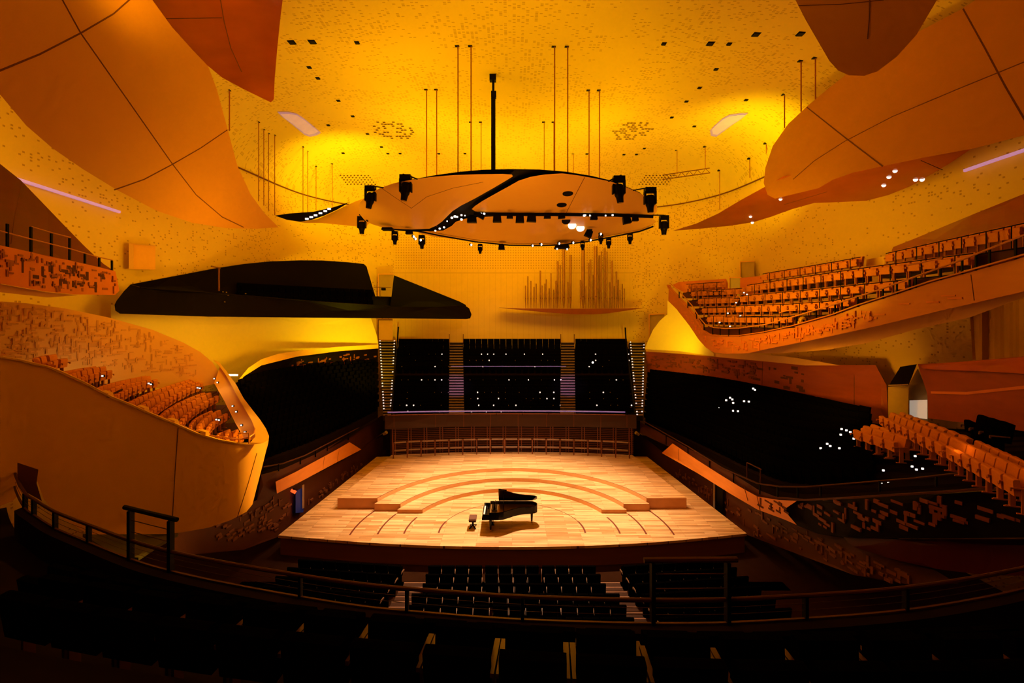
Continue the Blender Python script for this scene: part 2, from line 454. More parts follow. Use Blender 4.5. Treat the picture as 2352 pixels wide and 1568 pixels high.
def wall(name, i0, i1, m):
    mb = MB(); mb.uv = []
    acc = 0; idx = [(i % NOV) for i in range(i0, i1 + 1)]
    L = [0]
    for a, b in zip(idx, idx[1:]): L.append(L[-1] + (OVAL[b] - OVAL[a]).length)
    mid = L[len(L) // 2]
    for k, i in enumerate(idx):
        for z in (-1.0, 6, 13, 17, ZR):
            mb.v.append(Vector((OVAL[i].x, OVAL[i].y, z))); mb.uv.append((L[k] - mid, z))
    for k in range(len(idx) - 1):
        for j in range(4):
            a = k * 5 + j
            mb.f.append([a, a + 1, a + 6, a + 5]); mb.m.append(0)
    struct(name, mb, [m], smooth=True, base=(0, 0, 0))
wall('wall_back', -30, 30, 'wall_back')
wall('wall_right', 30, 75, 'wall')
wall('wall_left', NOV - 75, NOV - 30, 'wall')
wall('wall_front', 75, NOV - 75, 'wall')
mb = MB(); mb.add([(p.x * 1.02, p.y * 1.02, -1.0) for p in OVAL], [tuple(range(NOV))]); struct('floor', mb, 'stallfloor', base=(0, 0, 0))
mb = MB(); ring = [CC + (p - CC) * .994 for p in OVAL]
mb.tube([(p.x, p.y, ZR - .02) for p in ring + ring[:1]], .055, 6, cap=False); struct('trim_1', mb, 'seam')

# ledges on the side walls with a violet strip
for nm, pts in (('trim_2', [(20, 405), (120, 437), (275, 487)]), ('trim_3', [(2215, 392), (2290, 366), (2420, 322)])):
    mb = MB(); q = []
    for x, y in pts:
        Y = wall_Y(x) * .99; q.append(W(x, y, Y))
    for a, b in zip(q, q[1:]): mb.bar(a, b, .12, .12)
    struct(nm, mb, 'strip')

# flat panels for the niche and doors, standing on the walls
def wall_panel(name, quad, m, frame=None, s=.985):
    mb = MB()
    Yc = lambda px, py: wall_Y(px) * s
    patch(quad, Yc, .06, 0, mb=mb)
    if frame:
        fq = [quad[0], (quad[0][0] + frame, quad[0][1] + frame * .4), (quad[3][0] + frame, quad[3][1] - 1), quad[3]]
        patch(fq, scaled(Yc, .996), .03, 0, mb=mb, mi=1)
        fq = [quad[0], quad[1], (quad[1][0], quad[1][1] + 2.5), (quad[0][0], quad[0][1] + 2.5)]
        patch(fq, scaled(Yc, .997), .03, 0, mb=mb, mi=1)
    return struct(name, mb, m if isinstance(m, list) else [m, 'seam'])
wall_panel('flat_niche_1', [(296, 558), (357, 563), (357, 619), (296, 618)], ['creamdark', 'underside'], 11)  # darker strips paint the shaded reveal of a flat niche
wall_panel('door_1', [(1699, 600), (1733, 598), (1733, 640), (1699, 640)], ['doorgrey', 'creamdark'], 2)
wall_panel('door_2', [(1674, 636), (1703, 636), (1703, 668), (1674, 668)], ['paledoor', 'creamdark'], 2, .97)
wall_panel('door_3', [(1490, 721), (1526, 719), (1526, 790), (1490, 790)], ['doorgrey', 'creamdark'], 2)
wall_panel('door_4', [(868, 628), (904, 628), (904, 690), (868, 690)], ['doorgrey', 'creamdark'], 2)
wall_panel('door_5', [(868, 733), (902, 733), (902, 782), (868, 782)], ['creamdark', 'seam'], 2)

# ------------------------------------------------------------------ stage
def circ(R, a0, a1, n=40, c=(0, 24.24)):
    return [(c[0] + R * math.sin(a0 + (a1 - a0) * k / n), c[1] + R * math.cos(a0 + (a1 - a0) * k / n)) for k in range(n + 1)]
st = thing('stage_platform', 'wide blond plank stage floor with a curved brown front edge', 'stage', (0, 30, -1))
fr = crom([(-11.5, 23.8), (-6, 22.95), (0, 22.62), (6, 22.98), (11.65, 24.0)], 8, closed=False) if False else [Vector((p[0], p[1])) for p in crom([(-11.5, 23.8, 0), (-6, 22.95, 0), (0, 22.62, 0), (6, 22.98, 0), (11.65, 24.0, 0)], 8, closed=False)]
deck = [(p.x, p.y) for p in fr] + [(10.3, 36.9), (0, 37.6), (-10.3, 36.9)]
mb = MB(); mb.prism(deck, -.12, 0)
for R in (3.65, 5.36, 6.65, 8.0):
    for sg in (-1, 1):
        a = [p for p in circ(R, sg * 1.25, sg * 1.62, 8)]
        for (x0, y0), (x1, y1) in zip(a, a[1:]):
            d = Vector((x1 - x0, y1 - y0)).normalized(); nn = Vector((-d.y, d.x)) * .045
            mb.add([(x0 + nn.x, y0 + nn.y, .006), (x1 + nn.x, y1 + nn.y, .006), (x1 - nn.x, y1 - nn.y, .006), (x0 - nn.x, y0 - nn.y, .006)], [(0, 1, 2, 3)], 1)
a = circ(3.65, -1.25, 1.25, 40)
for (x0, y0), (x1, y1) in zip(a, a[1:]):
    d = Vector((x1 - x0, y1 - y0)).normalized(); nn = Vector((-d.y, d.x)) * .018
    mb.add([(x0 + nn.x, y0 + nn.y, .006), (x1 + nn.x, y1 + nn.y, .006), (x1 - nn.x, y1 - nn.y, .006), (x0 - nn.x, y0 - nn.y, .006)], [(0, 1, 2, 3)], 1)
mb.obj('deck', ['deck', 'decksea'], st)
mb = MB()
inn = [(x * .995, y + .12) for x, y in deck]
mb.prism(inn, -1.0, -.12); mb.obj('front_fascia', 'fascia', st)
riser_lab = ['innermost low curved stage riser around the grand piano', 'middle curved stage riser one step above the innermost', 'outer rear stage riser reaching back to the lattice wall']
Rr = [5.36, 6.65, 8.02]; Yf = [26.45, 26.75, 27.05]; Zt = [.2, .4, .6]
for k in range(3):
    mb = MB()
    a0 = math.acos((Yf[k] - 24.24) / Rr[k])
    innr = circ(Rr[k], -a0, a0, 48)
    if k < 2:
        R2 = Rr[k + 1] - .015
        a1 = math.acos((Yf[k] - 24.24) / R2)
        out = circ(R2, a1, -a1, 48)
    else:
        out = [(9.75, 27.05), (8.78, 35.3), (4.5, 35.9), (0, 36.1), (-4.5, 35.9), (-8.78, 35.3), (-9.75, 27.05)]
    # strip of quads so the curved slab stays clean
    if k < 2:
        n = len(innr); top = []
        ot = list(reversed(out))
        for i in range(n - 1):
            A, B, C_, D = innr[i], innr[i + 1], ot[i + 1], ot[i]
            z = Zt[k]
            mb.add([(*A, z), (*B, z), (*C_, z), (*D, z)], [(3, 2, 1, 0)], 0)
            mb.add([(*A, 0.0), (*B, 0.0), (*B, z), (*A, z)], [(0, 1, 2, 3)], 3)
            mb.add([(*D, 0.0), (*C_, 0.0), (*C_, z), (*D, z)], [(3, 2, 1, 0)], 1)
        for i, s in ((0, 1), (n - 1, -1)):
            A, D = innr[i], ot[i]; z = Zt[k]
            mb.add([(*A, 0.0), (*D, 0.0), (*D, z), (*A, z)], [(0, 1, 2, 3)], 1)
    else:
        pts = [Vector(p) for p in innr + out]
        vs, es, fs, *_ = delaunay_2d_cdt(pts, [], [list(range(len(pts)))], 1, 1e-5)
        mb.add([(v.x, v.y, Zt[k]) for v in vs], [tuple(f) for f in fs], 0)
        n = len(pts)
        for i in range(n):
            A, B = pts[i], pts[(i + 1) % n]
            mb.add([(A.x, A.y, 0), (B.x, B.y, 0), (B.x, B.y, Zt[k]), (A.x, A.y, Zt[k])], [(0, 1, 2, 3)], 3 if i < len(innr) - 1 else 1)
    # dark nosing line along the curved edge
    for A, B in zip(innr, innr[1:]):
        d = Vector((B[0] - A[0], B[1] - A[1])).normalized(); nn = Vector((-d.y, d.x)) * .035
        z = Zt[k] + .005
        mb.add([(A[0], A[1], z), (B[0], B[1], z), (B[0] + nn.x, B[1] + nn.y, z), (A[0] + nn.x, A[1] + nn.y, z)], [(0, 1, 2, 3)], 2)
    for X0, sg in ((2.6, 1), (2.6, -1)) if False else ():
        pass
    solo('stage_riser', mb, ['riserwood', 'riserface', 'decksea', 'risercurve'], riser_lab[k], 'stage riser', 'stepped stage risers')

# lattice wall behind the stage with the wooden parapet of the choir terrace above
LW = tab((895, 35.4), (1030, 36.15), (1176, 36.35), (1320, 36.15), (1456, 35.4))
lw = thing('lattice_screen', 'dark slatted lattice wall closing the rear of the stage', 'screen', (0, 36.4, .6))
mb = patch([(897, 983), (1030, 979), (1176, 978), (1320, 979), (1455, 983), (1455, 1046), (1320, 1039), (1176, 1037), (1030, 1039), (897, 1046)], scaled(LW, 1.004), .1, 40)
mb.obj('slat_backing', 'latticeback', lw)
mb = MB()
for i in range(16):
    for s in (-3, 3):
        px = 905 + 36.2 * i + s
        if px < 897 or px > 1453: continue
        Y = LW(px); mb.bar(W(px, 979, Y), W(px, 1046, Y), .07, .07)
for k in range(14):
    py = 983 + k * 4.2
    q = [W(px, py + abs(px - 1176) ** 2 * 5e-5, LW(px) * 1.001) for px in range(900, 1456, 37)]
    for a, b in zip(q, q[1:]): mb.bar(a, b, .015, .035)
mb.obj('lattice', 'lattice', lw)
mb = patch([(884, 952), (1030, 949), (1176, 948), (1320, 949), (1462, 952), (1462, 984), (1320, 980), (1176, 979), (1030, 980), (884, 986)], scaled(LW, .985), .5, 40)
for px in (905, 1001, 1065, 1127, 1190, 1255, 1318, 1380, 1440): seam(mb, [(px, 950), (px, 981)], scaled(LW, .985), .03)
solo('choir_parapet', mb, ['choirwood', 'seam'], 'brown wooden parapet above the lattice screen, below the choir seats', 'parapet')
rl = thing('choir_railing', 'black rail on the parapet in front of the choir seats', 'railing', (0, 36, 3.4))
mb = MB(); q = [W(px, 943.5 + abs(px - 1176) ** 2 * 4e-5, LW(px) * .98) for px in range(890, 1462, 26)]
mb.tube(q, .05, 8); mb.obj('top_rail', 'blueglow', rl)  # emission paints the blue light falling on this rail
mb = MB(); q = [W(px, 950 + abs(px - 1176) ** 2 * 4e-5, LW(px) * .98) for px in range(890, 1462, 26)]
mb.tube(q, .035, 8); mb.obj('lower_rail', 'lattice', rl)
for px in range(900, 1460, 60):
    mb = MB(); mb.bar(W(px, 943.5 + abs(px - 1176) ** 2 * 4e-5, LW(px) * .98), W(px, 953, LW(px) * .98), .05, .05); mb.obj('post', 'black', rl)
# low guard rail standing at the back of the stage
GR = tab((900, 34.4), (1030, 35.3), (1176, 35.6), (1320, 35.3), (1452, 34.4))
gr = thing('stage_guard_rail', 'low brown guard rail of short bars along the back of the stage', 'railing', (0, 35.6, .6))
for i in range(17):
    a, b = 906 + 31.9 * i, 906 + 31.9 * (i + 1) - 5
    for dy, nm in ((29, 'upper_bar'), (11, 'lower_bar')):
        y = lambda p: 1037 + abs(p - 1176) ** 2 * 1.15e-4 - dy
        mb = MB(); mb.bar(W(a, y(a), GR(a)), W(b, y(b), GR(b)), .05, .10); mb.obj(nm, 'step', gr)
for i in range(18):
    px = 903.5 + 31.9 * i; Y = GR(px); y = 1037 + abs(px - 1176) ** 2 * 1.15e-4
    t = W(px, y - 30, Y); mb = MB(); mb.bar(t, (t.x, t.y, .6), .07, .07); mb.obj('post', 'lattice', gr)

# ------------------------------------------------------------------ grand piano and bench
PX, PYY = -1.42, 24.85
pn = thing('grand_piano', 'black concert grand piano with its lid raised in the middle of the stage', 'piano', (PX, PYY, 0))
case = [(.28, .78), (2.2, .78), (2.5, .74), (2.68, .6), (2.74, .42), (2.72, .22), (2.6, .08), (2.4, .02), (2.1, -.03), (1.8, -.12), (1.5, -.30), (1.25, -.50), (1.0, -.68), (.75, -.76), (.28, -.78)]
off = lambda l: [(x + PX, y + PYY) for x, y in l]
mb = MB(); mb.prism(off(case), .62, .66)
n = len(case); ci = [(x + (.04 if x < 1 else -.045) * 1, y * .94 + .01) for x, y in case]
for i in range(n):
    j = (i + 1) % n
    A, B, C_, D = case[i], case[j], ci[j], ci[i]
    V = [Vector((p[0] + PX, p[1] + PYY, z)) for z in (.64, .99) for p in (A, B, C_, D)]
    mb.add(V, [(0, 1, 5, 4), (2, 3, 7, 6), (4, 5, 6, 7)], 0)
mb.obj('case', 'pianoblk', pn)
mb = MB(); mb.prism(off([(x * .98 + .03, y * .93) for x, y in case]), .80, .84); mb.obj('soundboard', 'brass', pn)
mb = MB(); mb.box((PX + .12, PYY, .68), (.40, 1.52, .12)); mb.box((PX + .14, PYY + .74, .80), (.36, .07, .2)); mb.box((PX + .14, PYY - .74, .80), (.36, .07, .2)); mb.box((PX + .30, PYY, .87), (.05, 1.42, .22)); mb.obj('keybed', 'pianoblk', pn)
mb = MB(); mb.box((PX + .06, PYY, .755), (.17, 1.38, .03)); mb.obj('white_keys', 'ivory', pn)
mb = MB()
for i in range(50):
    if i % 7 in (2, 6): continue
    mb.box((PX + .10, PYY - .66 + i * .0268, .778), (.09, .012, .02))
mb.obj('black_keys', 'black', pn)
mb = MB(); mb.box((PX + .52, PYY, 1.08), (.03, .72, .25), Matrix.Rotation(.35, 3, 'Y')); mb.box((PX + .52, PYY, .96), (.30, .74, .02)); mb.obj('music_desk', 'pianoblk', pn)
# lid on the far (bass) hinge
ang = math.radians(40)
def lidpt(x, y, dz=0):
    d = .78 - y
    return (x + PX, PYY + .78 - d * math.cos(ang) + dz * math.sin(ang), 1.0 + d * math.sin(ang) + dz * math.cos(ang))
lo = [(x, y) for x, y in case]; lo[0] = (.72, .78); lo[-1] = (.72, -.78); lo[-2] = (.78, -.77)
mb = MB(); n = len(lo)
mb.add([lidpt(x, y) for x, y in lo] + [lidpt(x, y, .03) for x, y in lo], [tuple(range(n)), tuple(n + i for i in reversed(range(n)))] + [(i, n + i, n + (i + 1) % n, (i + 1) % n) for i in range(n)])
mb.obj('lid', 'pianoblk', pn)
mb = MB(); fl = [(.74, .78), (1.15, .78), (1.15, -.62), (.74, -.78)]
mb.add([lidpt(x, y, .04) for x, y in fl] + [lidpt(x, y, .07) for x, y in fl], [(0, 1, 2, 3), (7, 6, 5, 4)] + [(i, 4 + i, 4 + (i + 1) % 4, (i + 1) % 4) for i in range(4)]); mb.obj('front_flap', 'pianoblk', pn)
mb = MB(); mb.tube([(PX + 1.0, PYY - .66, .98), lidpt(1.0, -.45)], .015); mb.obj('lid_prop', 'pianoblk', pn)
for x, y in ((.35, -.62), (.35, .62), (2.45, .40)):
    mb = MB(); mb.tube([(PX + x, PYY + y, .63), (PX + x, PYY + y, .5), (PX + x, PYY + y, .10)], [.075, .07, .045], 10); lg = mb.obj('leg', 'pianoblk', pn)
    mb = MB(); mb.tube([(PX + x - .03, PYY + y, .05), (PX + x + .03, PYY + y, .05)], .05, 10); mb.bar((PX + x, PYY + y, .04), (PX + x, PYY + y, .11), .05, .05); mb.obj('caster', 'brass', lg)
mb = MB(); mb.bar((PX + .45, PYY - .09, .63), (PX + .45, PYY - .09, .12), .03, .03); mb.bar((PX + .45, PYY + .09, .63), (PX + .45, PYY + .09, .12), .03, .03); mb.box((PX + .45, PYY, .12), (.14, .3, .07)); mb.obj('pedal_lyre', 'pianoblk', pn)
bx_, by_ = -2.0, 24.72
bn = thing('piano_bench', 'small brown topped piano bench beside the keyboard end', 'bench', (bx_, by_, 0))
mb = MB(); mb.box((bx_, by_, .47), (.38, .62, .08)); mb.box((bx_, by_, .515), (.34, .58, .03), taper=.94); mb.obj('cushion', 'benchtop', bn)
mb = MB(); mb.box((bx_, by_, .40), (.36, .58, .06)); mb.tube([(bx_, by_, .38), (bx_, by_, .1)], .05, 8); mb.obj('frame', 'black', bn)
for sx in (-1, 1):
    for sy in (-1, 1):
        mb = MB(); mb.bar((bx_, by_, .12), (bx_ + sx * .16, by_ + sy * .24, .02), .05, .04); mb.obj('leg', 'black', bn)

# ------------------------------------------------------------------ chairs
def rounded_slab(w, d, h, y0, z0, tilt=0.0, r=.05):
    """upright cushion with rounded top edge: profile in y-z swept over x"""
    mb = MB()
    prof = [(-d / 2, 0), (d / 2, 0), (d / 2, h - r)]
    for k in range(5):
        a = k / 4 * PI / 2
        prof.append((d / 2 - r + r * math.cos(a) if d > 2 * r else d / 2 * math.cos(a), h - r + r * math.sin(a)))
    prof.append((-d / 2, h))
    P = []
    for x in (-w / 2, w / 2):
        for (y, z) in prof:
            yy = y * math.cos(tilt) - z * math.sin(tilt); zz = y * math.sin(tilt) + z * math.cos(tilt)
            P.append((x, y0 + yy, z0 + zz))
    n = len(prof)
    mb.add(P, [tuple(range(n)), tuple(n + i for i in reversed(range(n)))] + [(i, n + i, n + (i + 1) % n, (i + 1) % n) for i in range(n)])
    return mb
def chair_proto(name, fab, wood, full, bh=.60, bw=.50):
    root = bpy.data.objects.new(name, None); root.empty_display_size = .2
    def ch(nm, mb, m):
        o = mb.obj(nm, m, None, base=(0, 0, 0)); COL.objects.unlink(o); o.parent = root
        return o
    out = [root]
    bk = rounded_slab(bw, .13, bh, -.14, .42, .14, .06)
    out.append(ch('backrest', bk, fab))
    se = rounded_slab(.46, .12, .40, .08, .42, -.06, .05)
    out.append(ch('seat', se, fab))
    for s in (-1, 1):
        mb = MB(); mb.box((s * .256, .02, .62), (.045, .40, .035)); mb.box((s * .256, .21, .585), (.045, .03, .07))
        out.append(ch('armrest', mb, wood))
    if full:
        for s in (-1, 1):
            mb = MB(); mb.box((s * .256, -.02, .31), (.03, .10, .60)); mb.box((s * .256, -.02, .012), (.045, .26, .024))
            out.append(ch('leg', mb, wood))
    else:
        mb = MB(); mb.box((0, -.04, .21), (.50, .08, .42)); out.append(ch('base', mb, fab))
    return out
def simple_chair_mesh(mb, M4, mi=0):
    for src in (rounded_slab(.548, .13, .60, -.14, .38, .14, .06), rounded_slab(.50, .12, .40, .08, .34, -.06, .05)):
        mb.add([M4 @ v for v in src.v], src.f, mi)
    b = MB(); b.box((0, -.06, .19), (.40, .10, .38)); mb.add([M4 @ v for v in b.v], b.f, mi)

NCH = {}
def place_chair(proto, name, loc, rz, label, group, s=(1, 1, 1)):
    r = bpy.data.objects.new(name, None); COL.objects.link(r); r.empty_display_size = .2
    r.location = loc; r.rotation_euler = (0, 0, rz); r.scale = s
    tag(r, label, 'chair', group)
    for o in proto[1:]:
        c = o.copy(); COL.objects.link(c); c.parent = r
    NCH[name] = NCH.get(name, 0) + 1
    return r
BLK = chair_proto('proto_black', 'blackfab', 'armdark', False, .60, .535)
BLKF = chair_proto('proto_fore', 'blackfab', 'arm', True, .40)
ORG = chair_proto('proto_orange', 'orangefab', 'orangewood', True)

def row_points(poly, n):
    """n seat centres with direction along a 3D polyline"""
    L = [0]
    for a, b in zip(poly, poly[1:]): L.append(L[-1] + (b - a).length)
    out = []
    for k in range(n):
        d = L[-1] * (k + .5) / n
        for i in range(len(poly) - 1):
            if d <= L[i + 1] + 1e-9:
                t = (d - L[i]) / (L[i + 1] - L[i])
                out.append((poly[i].lerp(poly[i + 1], t), (poly[i + 1] - poly[i]).normalized())); break
    return out, L[-1] / n
def face_angle(tang, toward):
    """rotation about z so that the chair's front (+y) is square to the row and looks to 'toward'"""
    nrm = Vector((-tang.y, tang.x, 0))
    if nrm.dot(Vector((*toward, 0))) < 0: nrm = -nrm
    return math.atan2(nrm.y, nrm.x) - PI / 2

# --- parterre (stalls) in front of the stage
G = 'stalls chairs in front of the stage'
rowY = [21.15, 20.25, 19.35, 18.45, 17.55, 16.65, 15.75]
rowZ = [-1 + .115 * k for k in range(7)]
steps = MB()
for k in range(7):
    steps.box((0, rowY[k] - .1, (rowZ[k] - 1.02) / 2), (24, .9, rowZ[k] + 1.02 + .0))
struct('floor_stalls', steps, 'stallfloor')
for k in range(7):
    n = 12 if k < 3 else 13
    for i in range(n):
        x = (i - (n - 1) / 2) * .592 + k * .045 + (.09 if i > n * .66 else -.09 if i < n * .33 else 0)
        place_chair(BLK, 'auditorium_chair', (x, rowY[k], rowZ[k]), 0, f'black chair, {ORD[i + 1]} from the left in the {ORD[k + 1]} row of the centre stalls', G)
for sg, side in ((-1, 'left'), (1, 'right')):
    for k in range(6):
        n = 8
        for i in range(n):
            x = sg * (5.05 + i * .59 + k * .06); y = rowY[k] + .02 + i * .07
            place_chair(BLK, 'auditorium_chair', (x, y, rowZ[k]), sg * .12, f'black chair, {ORD[i + 1]} from the {side} aisle in the {ORD[k + 1]} row of the {side} stalls', G)
# aisle steps
for sg, side in ((-1, 'left'), (1, 'right')):
    mb = MB()
    for k in range(7):
        x = sg * (4.28 + k * .07) + .02 * k
        for h in (0, 1):
            mb.box((x, rowY[k] - .02 - h * .45, rowZ[k] + .02 + h * .055), (.95, .40, .05), mi=0)
            mb.box((x, rowY[k] + .17 - h * .45, rowZ[k] + .05 + h * .055), (.95, .05, .012), mi=1)
    solo('aisle_steps', mb, ['stepwood', 'steplit'], f'brown wooden aisle steps between the centre stalls and the {side} stalls', 'steps', 'stalls aisle steps')

# --- foreground balcony
KC = Vector((2.6, 32.6))
kerb_px = [(45, 1010), (38, 1060), (34, 1112), (56, 1163), (82, 1184), (128, 1213), (204, 1245), (296, 1282), (388, 1310), (544, 1344), (799, 1388), (980, 1407), (1218, 1424), (1552, 1432), (1790, 1424), (2062, 1403), (2263, 1371), (2420, 1335)]
kerb = [W(x, y, flat(6.0)(x, y)) for x, y in kerb_px]
kerb_s = crom(kerb, 6, closed=False)
fb = thing('foreground_balcony', 'near black balcony with stepped seat rows at the bottom of the picture', 'balcony', (0, 5, 3))
mb = MB()
kk = [p for p in kerb_s if p.y < 12.5]
for a, b in zip(kk, kk[1:]):
    # kerb (parapet) wall
    o = Vector((0, -.25, 0))
    mb.add([a, b, b + o, a + o, a - Vector((0, 0, 2.2)), b - Vector((0, 0, 2.2)), b + o - Vector((0, 0, 2.2)), a + o - Vector((0, 0, 2.2))], [(0, 1, 2, 3), (7, 6, 5, 4), (0, 4, 5, 1), (3, 2, 6, 7)])
mb.obj('parapet', 'floor_dark', fb)
mb = MB(); q = [p + Vector((0, -.02, .01)) for p in kerb_s]
for a, b in zip(q, q[1:]): mb.bar(a, b, .04, .035)
mb.obj('edge_trim', 'rail', fb)
ROWR = [25.0 + 7.65 - y for y in (6.75, 5.85, 4.85, 3.75, 2.65)]
ROWF = [5.35, 5.95, 6.85, 7.55, 8.2]
mb = MB()
def arc_pt(R, a): return Vector((KC.x + R * math.sin(a), KC.y - R * math.cos(a)))
for k in range(5):
    R0 = ROWR[k] - .55; R1 = ROWR[k] + .55
    N_ = 60
    for i in range(N_):
        a0 = -.74 + i / N_ * 1.34; a1 = -.74 + (i + 1) / N_ * 1.34
        A, B, C_, D = arc_pt(R0, a0), arc_pt(R0, a1), arc_pt(R1, a1), arc_pt(R1, a0)
        z = ROWF[k]
        mb.add([(*A, z), (*B, z), (*C_, z), (*D, z)], [(0, 1, 2, 3)])
        mb.add([(*A, z - 1.2), (*B, z - 1.2), (*B, z), (*A, z)], [(0, 1, 2, 3)])
mb.obj('stepped_floor', 'floor_dark', fb)
G = 'black chairs of the near balcony'
names = {0: 'front', 1: 'second', 2: 'third', 3: 'fourth'}
for k, (xa, xb) in enumerate(((-8.4, 8.0), (-7.2, 7.0), (-6.0, 5.9), (-4.6, 4.6))):
    R = ROWR[k]; da = .57 / R
    a0 = math.asin((xa - KC.x) / R); a1 = math.asin((xb - KC.x) / R)
    n = int((a1 - a0) / da)
    for i in range(n):
        a = a0 + (i + .5) * da
        p = arc_pt(R, a)
        place_chair(BLKF, 'auditorium_chair', (p.x, p.y, ROWF[k]), a, f'black chair, {ORD[i + 1]} from the left end in the {names[k]} row of the near balcony', G)
# railing of the foreground balcony
br_ = thing('balcony_railing', 'long dark curved railing along the edge of the near balcony', 'railing', kerb[7])
up = [p + Vector((0, 0, .37)) for p in kerb_s]
mb = MB(); mb.tube(up, .035, 8); mb.obj('handrail', 'rail', br_, smooth=True)
for h in (.14, .25):
    mb = MB(); mb.tube([p + Vector((0, 0, h)) for p in kerb_s], .004, 5); mb.obj('cable', 'rail', br_)
def kerb_at(px):
    for a, b in zip(kerb_s, kerb_s[1:]):
        xa = a.x / a.y * F + CX; xb = b.x / b.y * F + CX
        if xa <= px <= xb: return a.lerp(b, (px - xa) / (xb - xa))
    return kerb_s[-1]
for px in (58, 78, 127, 204, 690, 935, 1200, 1850, 2080):
    p = kerb_at(px); mb = MB(); mb.bar(p + Vector((0, 0, -.25)), p + Vector((0, 0, .37)), .10, .05)
    mb.obj('post', 'black', br_)
for pa, pb, oa, ob in ((300, 392, -14, 14), (1499, 1671, -20, 22)):
    for px in (pa, pb):
        p = kerb_at(px); mb = MB(); mb.bar(p + Vector((0, 0, -.3)), p + Vector((0, 0, .97)), .13, .06); mb.obj('post', 'black', br_)
    A, B = kerb_at(pa + oa), kerb_at(pb + ob)
    mb = MB(); mb.tube([A + Vector((0, 0, 1.0)), B + Vector((0, 0, 1.0))], .045, 8); mb.obj('high_handrail', 'black' if pa < 1000 else 'rail', br_)
    A, B = kerb_at(pa), kerb_at(pb)
    for h in (.55, .78):
        mb = MB(); mb.tube([A + Vector((0, 0, h)), B + Vector((0, 0, h))], .009, 5); mb.obj('cable', 'rail', br_)

# --- choir terrace
tops = [933, 919, 904, 890, 876, 862, 832, 818, 804, 790, 778]
chY = [37.7 + .83 * k for k in range(6)] + [43.3 + .80 * k for k in range(5)]
blocks = [((903, 1030), (915, 1032), 'left'), ((1067, 1287), (1064, 1288), 'centre'), ((1322, 1449), (1322, 1441), 'right')]
fl_ = MB(); G = 'black chairs of the top choir row'
mass = MB()
for k in range(11):
    Y = chY[k]; zt = H - (tops[k] - HY) * Y / F; zf = zt - 1.0
    nxt = chY[k + 1] if k < 10 else 47.0
    x0, x1 = (885 - CX) / F * Y, (1465 - CX) / F * Y
    fl_.box(((x0 + x1) / 2, (Y - .45 + nxt) / 2, (zf + .5) / 2), (x1 - x0, nxt - Y + .9, zf - .5))
    t = k / 10
    for (a0, a1), (b0, b1), nm in blocks:
        pa, pb = a0 + (b0 - a0) * t, a1 + (b1 - a1) * t
        xa, xb = (pa - CX) / F * Y, (pb - CX) / F * Y
        n = max(6, round((xb - xa) / .575))
        for i in range(n):
            x = xa + (xb - xa) * (i + .5) / n
            if k == 10:
                o = MB()
                simple_chair_mesh(o, Matrix.Identity(4))
                key = 'choir_mesh'
                if key not in bpy.data.meshes:
                    ob = o.obj('auditorium_chair', 'blackfab', None, base=(0, 0, 0)); ob.data.name = key
                else:
                    ob = bpy.data.objects.new('auditorium_chair', bpy.data.meshes[key]); COL.objects.link(ob)
                ob.location = (x, Y, zf); ob.rotation_euler = (0, 0, PI); ob.scale = ((xb - xa) / n / .575,) * 2 + (1.02,)
                tag(ob, f'black chair, {ORD[i + 1]} from the left in the top row of the {nm} choir block', 'chair', G)
            else:
                simple_chair_mesh(mass, Matrix.Translation((x, Y, zf)) @ Matrix.Rotation(PI, 4, 'Z'), 0)
            # small glowing, pale and brown blocks among the chairs
            if rnd.random() < (.55 if nm == 'centre' else .4) and k in (0, 1, 2, 3, 5, 6, 7, 8):
                bright = rnd.random() < .35
                mass.box((x + .28, Y - .3, zt - .34), (.09 if bright else .055,) * 2 + (.09 if bright else .05,), mi=1 if bright else 2)
            if rnd.random() < .35 and k in (1, 2, 3, 4):
                mass.box((x + .2, Y - .32, zt - .5), (.22, .04, .05), mi=3)
    # aisle-side lamps
struct('floor_choir', fl_, 'floor_dark')
solo('choir_seating', mass, ['blackfab', 'aisle_lamp', 'step', 'relief_flake'], 'lower rows of black choir chairs with tiny white dots', 'chairs', kind='stuff')
# thin glow along the cross aisle between the upper and lower choir rows
mb = MB(); mb.bar(W(1036, 841, 42.4), W(1300, 841, 42.4), .05, .04); solo('aisle_light_strip', mb, 'blueglow', 'thin blue light line along the cross aisle of the choir terrace', 'light')
def stairs(pa0, pa1, pb0, pb1, ya, yb, Ya, Yb, n, lamps, label, purple=False):
    mb = MB()
    A0 = W(pa0, ya, Ya); B0 = W(pb0, yb, Yb)
    for k in range(n):
        t = k / (n - 1)
        Y = Ya + (Yb - Ya) * t; py = ya + (yb - ya) * t
        xl = (pa0 + (pb0 - pa0) * t - CX) / F * Y; xr = (pa1 + (pb1 - pa1) * t - CX) / F * Y
        z = H - (py - HY) * Y / F
        d = (Yb - Ya) / (n - 1)
        mb.box(((xl + xr) / 2, Y + d / 2, z - .25), (xr - xl, d * 1.02, .44), mi=0)
        mb.box(((xl + xr) / 2, Y + .03, z - .02), (xr - xl, .07, .09), mi=1)  # pale strip paints the light caught by each tread
        if lamps:
            for x in (xl + .08, xr - .08):
                if rnd.random() < .8: mb.box((x, Y - .02, z + .03), (.10, .06, .07), mi=2)
    return solo('staircase', mb, ['stepdark', 'step', 'white_lamp' if False else 'aisle_lamp'], label, 'stairs', 'choir stairs')
stairs(1031, 1066, 1033, 1063, 948, 786, 37.0, 46.6, 27, False, 'inner choir staircase with violet lit treads, left of the centre block')
stairs(1287, 1322, 1289, 1319, 948, 786, 37.0, 46.6, 27, False, 'inner choir staircase with violet lit treads, right of the centre block')
stairs(880, 899, 871, 908, 952, 783, 36.6, 46.2, 27, True, 'outer choir staircase edged with lamps beside the left dark stalls block')
